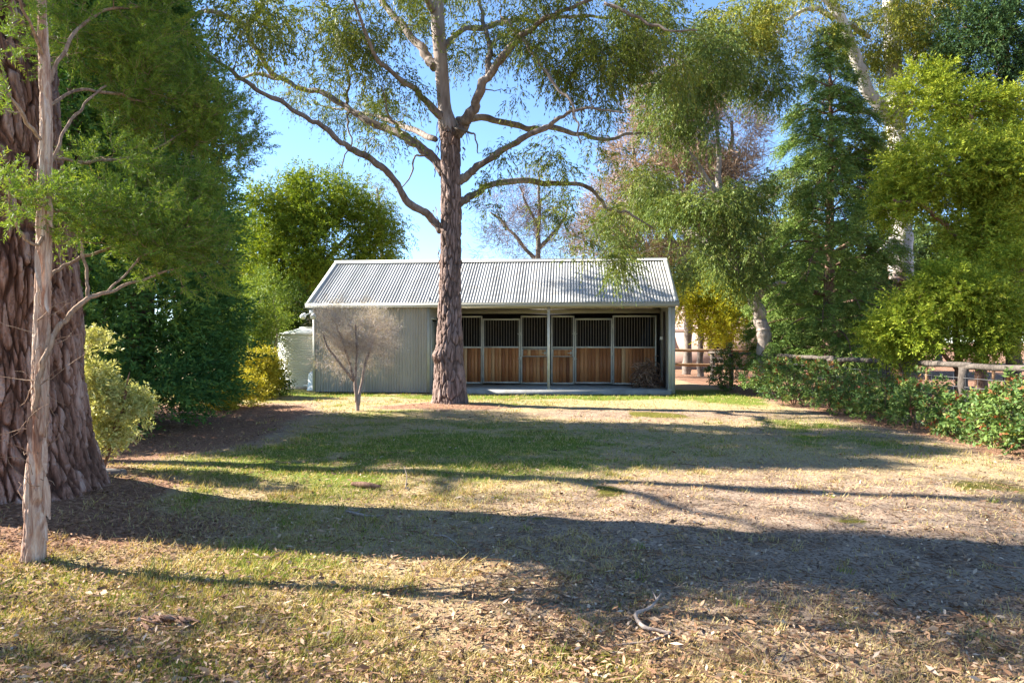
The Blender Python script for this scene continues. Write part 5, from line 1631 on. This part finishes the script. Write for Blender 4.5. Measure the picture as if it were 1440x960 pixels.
def hedge_one(b, h, rad, n, seed, lb, pm):
    rng = np.random.default_rng(seed)
    def tf(Q, tc):
        top = sstep(.55, 1.0, (Q[:, 2] - b[2]) / h)
        red = rng.uniform(0, 1, len(Q)) < .07 + .28 * top
        return np.where(red, .82 + .3 * tc, tc * .72)
    lobes = [(b + [0, 0, h * .45], (rad, rad * .9, h * .40), 1.2), (b + [rng.normal() * .15, rng.normal() * .15, h * .75], (rad * .6, rad * .6, h * .28), .8), (b + [rng.normal() * .2, rng.normal() * .2, h * .25], (rad * .9, rad * .8, h * .2), .7)]
    shrub('photinia_shrub', lb, b, seed, lobes, n, BK['red'], pm, 4, .06, 9, .15, .085, .034, 5, .30, 2.2, group='photinia shrubs along the log fence', srad=.014, up=.7, outw=.7, tvar=.25, droop=.1, planar=.2, ang=55, tf=tf, stem=.002)


def build_far():
    """trees that close the view far beyond the fences"""
    a = leaf_mat('far_green', [(0, (.03, .055, .02)), (.5, (.065, .10, .03)), (1, (.15, .18, .05))], .3, .55)
    b = leaf_mat('far_olive', [(0, (.06, .075, .025)), (.5, (.12, .14, .045)), (1, (.22, .22, .09))], .3, .55)
    g = 'trees far beyond the fences'
    spec = [
        (930, 46, 400, 40, 60, b, 'olive tree peeping over the right end of the stable roof'),
        (1010, 52, 385, 55, 70, a, 'far dark green tree above the yellow bush'),
        (1105, 48, 380, 60, 75, b, 'far olive tree left of the cedar'),
        (1210, 44, 385, 60, 70, a, 'far green tree between the cedar and the white gum trunk'),
        (1320, 46, 390, 60, 80, a, 'far green tree right of the white gum trunk'),
        (1420, 42, 390, 70, 90, b, 'far olive tree behind the tall wattle'),
        (1150, 34, 440, 60, 40, a, 'low spreading tree behind the cedar foot'),
        (1240, 31, 455, 50, 34, b, 'low olive tree behind the white gum foot'),
        (330, 36, 400, 70, 90, a, 'far green tree behind the left cypresses'),
        (450, 42, 430, 60, 60, a, 'far dark tree behind the round green tree'),
    ]
    for k, (x, Y, y, rx, ry, m, lb) in enumerate(spec):
        px_tree('distant_tree', lb, (x, 500), Y, [(x, 490, 4), (x + 2, y + ry * .4, 3.4), (x, y - ry * .2, 2.4), (x, y - ry * .8, 1)],
                [(x, y, Y, rx, ry, None, 1.2), (x - rx * .5, y + ry * .25, Y, rx * .6, ry * .55), (x + rx * .5, y + ry * .2, Y, rx * .6, ry * .55), (x, y - ry * .5, Y, rx * .6, ry * .5)],
                330, 300 + k, BK['grey'], m, [], .34, .4, 8, .7, 9, .8, .30, .11, .3, g, droop=.3, planar=.3, tvar=.5)
    for k, (x, y, Y, rx, ry, lb) in enumerate([
            (1170, 485, 24, 34, 14, 'low green shrub under the cedar behind the log fence'),
            (1215, 470, 23, 24, 22, 'dark shrub between the cedar and the white gum'),
            (1120, 480, 22.5, 26, 18, 'green shrub behind the log fence near the weeping gum')]):
        bb = at(x, 500, Y); bb[2] = 0
        shrub('fence_shrub', lb, bb, 330 + k, [lob(x, y, Y, rx, ry), lob(x - rx * .4, y + ry * .5, Y, rx * .6, ry * .6)], 150, BK['twig'], a, 6, .2, 9, .3, .11, .04, 5, .3, 1.5, tvar=.5, droop=.15, planar=.2)


def build_shade_trees():
    """gums that stand left of the lawn, outside the photograph, and shade it"""
    m = gum_leaf('shade_gum_leaves', 1.0)
    for k, (x, y, h, r_, lb, n) in enumerate([(-11.5, 3.6, 9.5, 2.2, 'spreading gum well left of the lawn behind the massive trunk', 95), (-10.8, 9.6, 11.5, 2.2, 'smaller gum left of the lawn near the cypresses', 95)]):
        T = Tree('side_gum', lb, 'tree', (x, y, 0), 400 + k, 'gums left of the lawn')
        T.limb([(x, y, -.1), (x + .1, y, h * .35), (x, y + .1, h * .7), (x, y, h)], [.28, .2, .13, .03], 10)
        for q in range(5):
            a = q * 1.26 + k
            d = np.array([math.cos(a), math.sin(a), 0])
            p = np.array([x, y, h * (.45 + .08 * q)])
            T.limb([p, p + d * r_ * .4 + [0, 0, .5], p + d * r_ * .8 + [0, 0, 1.0]], [.09, .06, .02], 7, 6, .15)
        C, D = T.lobes([((x + math.cos(q * 1.26 + k) * r_ * .7, y + math.sin(q * 1.26 + k) * r_ * .7, h * (.58 + .09 * q)), (r_ * .55, r_ * .55, h * .10), 1) for q in range(5)], n, .40, .8, .2)
        T.connect(C, .04, .005, .14, .08)
        T.leaf(C, D, 8, .42, 10, .5, .17, .034, .3, -.2, droop=.55, down=.7, planar=.2, ang=50, tvar=.55)
        T.done(BK['pale'], m)


def build_sticks():
    rng = np.random.default_rng(77)
    pm = bark_mat('bleached_wood', [(.3, (.11, .08, .06)), (.5, (.24, .185, .15)), (.75, (.37, .31, .26))], 30, 30, .4)
    bm = BK['red']

    def stick(name, label, pts, rad, m, cat='branch', forks=()):
        P = []
        for (x, y, lift) in pts:
            X, Y = gxy(x, y)
            P.append((X, Y, float(ground_z(X, Y)) + lift))
        P = np.array(P)
        c = catm(np.column_stack([P, np.asarray(rad)]), 6)
        mb = MB()
        mb.tube(c[:, :3], c[:, 3] * (1 + rng.normal(size=len(c)) * .06), 9)
        for f in forks:
            Q = np.array([(*gxy(x, y), float(ground_z(*gxy(x, y))) + l) for x, y, l in f[0]])
            mb.tube(catm(Q, 5), np.linspace(f[1], f[1] * .4, (len(Q) - 1) * 5 + 1), 7)
        o = mb.build(name, m, smooth=True, loc=P[0])
        tag(o, label, cat)
    stick('fallen_branch', 'crooked bleached branch lying on the bare foreground soil', [(930, 850, .06), (915, 867, .05), (894, 874, .04), (904, 889, .03), (925, 894, .03), (944, 897, .03)], [.005, .008, .0105, .0115, .010, .007], pm,
          forks=[([(943, 897, .03), (915, 908, .02), (885, 910, .02), (858, 909, .015)], .008), ([(924, 857, .05), (918, 852, .08)], .007)])
    stick('fallen_stick', 'pale forked stick on the sunny grass left of centre', [(487, 722, .03), (505, 727, .03), (522, 730, .03), (540, 729, .03)], [.012, .012, .010, .006], pm, forks=[([(500, 726, .03), (512, 720, .04)], .006)])
    stick('fallen_stick', 'brown slab of bark lying in the shaded grass at centre', [(495, 684, .03), (515, 687, .04), (535, 688, .03)], [.02, .03, .015], bm)
    stick('fallen_stick', 'thin upright twig on the shaded grass at centre', [(570, 690, .02), (572, 682, .08), (568, 676, .14)], [.006, .005, .003], pm)
    stick('fallen_stick', 'thin reddish stick on the lawn at the right edge', [(1390, 792, .02), (1410, 800, .03), (1440, 804, .03)], [.006, .007, .005], bm)
    stick('fallen_stick', 'curved thin twig on the sunny lawn at centre', [(610, 757, .02), (628, 760, .03), (644, 770, .02)], [.005, .006, .003], pm)
    # a rotten chunk of wood with bark flakes
    X, Y = gxy(240, 872)
    mb = MB()
    z = float(ground_z(X, Y))
    for k in range(16):
        p = np.array([X + rng.normal() * .07, Y + rng.normal() * .05, z + .02 + abs(rng.normal()) * .02])
        d = nrm(np.array([1, -.5 + rng.normal() * .3, rng.normal() * .15]))
        l = rng.uniform(.08, .2)
        mb.tube([p - d * l / 2, p, p + d * l / 2], [rng.uniform(.002, .006), rng.uniform(.005, .014), rng.uniform(.002, .004)], 5, tint=rng.uniform(0, 1))
    o = mb.build('rotten_log', BK['red'], loc=(X, Y, z))
    tag(o, 'crumbling chunk of rotten wood on the sunny left foreground', 'log')
    # flat stone at the foot of the shrub
    X, Y = gxy(152, 684)
    a = np.arange(14) / 14 * 6.283
    rr = 1 + .18 * np.sin(a * 3 + 1) + rng.normal(size=14) * .06
    mb = MB()
    z = float(ground_z(X, Y))
    ring = lambda s, h: np.column_stack([X + np.cos(a) * .15 * rr * s, Y + np.sin(a) * .09 * rr * s, np.full(14, z + h)])
    V = np.vstack([ring(1, -.02), ring(1.04, .02), ring(.9, .05), [[X, Y, z + .055]]])
    Q = [(r_ * 14 + j, r_ * 14 + (j + 1) % 14, (r_ + 1) * 14 + (j + 1) % 14, (r_ + 1) * 14 + j) for r_ in (0, 1) for j in range(14)]
    mb.add(V, Q, [(28 + j, 28 + (j + 1) % 14, 42) for j in range(14)])
    o = mb.build('flat_stone', plain_mat('stone', (.12, .10, .085), .95, 0, .3, 12, bump=.6), loc=(X, Y, z))
    tag(o, 'flat grey stone at the foot of the variegated shrub', 'stone')


# ------------------------------------------------------------------ light, sky, camera
def build_light():
    w = bpy.data.worlds.new('World')
    sc.world = w
    w.use_nodes = True
    nt = w.node_tree
    nt.nodes.clear()
    el = R(34)
    d = Vector((-.975, .20, 0)).normalized()
    sky = N(nt, 'ShaderNodeTexSky', sky_type='NISHITA', sun_disc=False, sun_elevation=el, sun_rotation=math.atan2(d.x, d.y), altitude=1500, air_density=1.0, dust_density=0.0, ozone_density=5.0)
    bg = N(nt, 'ShaderNodeBackground', ins={'Strength': .085})
    o = N(nt, 'ShaderNodeOutputWorld')
    nt.links.new(sky.outputs[0], bg.inputs[0])
    nt.links.new(bg.outputs[0], o.inputs[0])
    L = bpy.data.lights.new('sun', 'SUN')
    L.energy = 5.0
    L.angle = R(.53)
    L.color = (1, .95, .86)
    ob = bpy.data.objects.new('sun', L)
    COL.objects.link(ob)
    v = Vector((d.x * math.cos(el), d.y * math.cos(el), math.sin(el)))
    ob.rotation_euler = v.to_track_quat('Z', 'Y').to_euler()
    ob.location = v * 50
    cam = bpy.data.cameras.new('camera')
    cam.lens = 24
    cam.sensor_width = 36
    cam.clip_end = 3000
    co = bpy.data.objects.new('camera', cam)
    COL.objects.link(co)
    co.location = (0, 0, EYE)
    co.rotation_euler = (R(90), 0, 0)
    sc.camera = co
    vs = sc.view_settings
    vs.view_transform = 'Standard'
    vs.look = 'None'
    vs.gamma = 1
    vs.exposure = 2.2
    c = sc.cycles
    c.max_bounces = 7
    c.diffuse_bounces = 4
    c.glossy_bounces = 2
    c.transmission_bounces = 4
    c.use_denoising = True
    c.use_adaptive_sampling = False
    c.adaptive_threshold = .015
    c.sample_clamp_indirect = 6


barks()
build_light()
build_ground()
build_grass()
build_litter()
build_stable()
build_tank()
build_heap()
build_house()
build_fences()
build_center_gum()
build_big_left()
build_paperbark()
build_conifers()
build_left_shrubs()
build_back_trees()
build_deodar()
build_bare_shrub()
build_hedge()
build_far()
build_shade_trees()
build_sticks()
for o in sc.objects:
    if 'base' in o:
        del o['base']
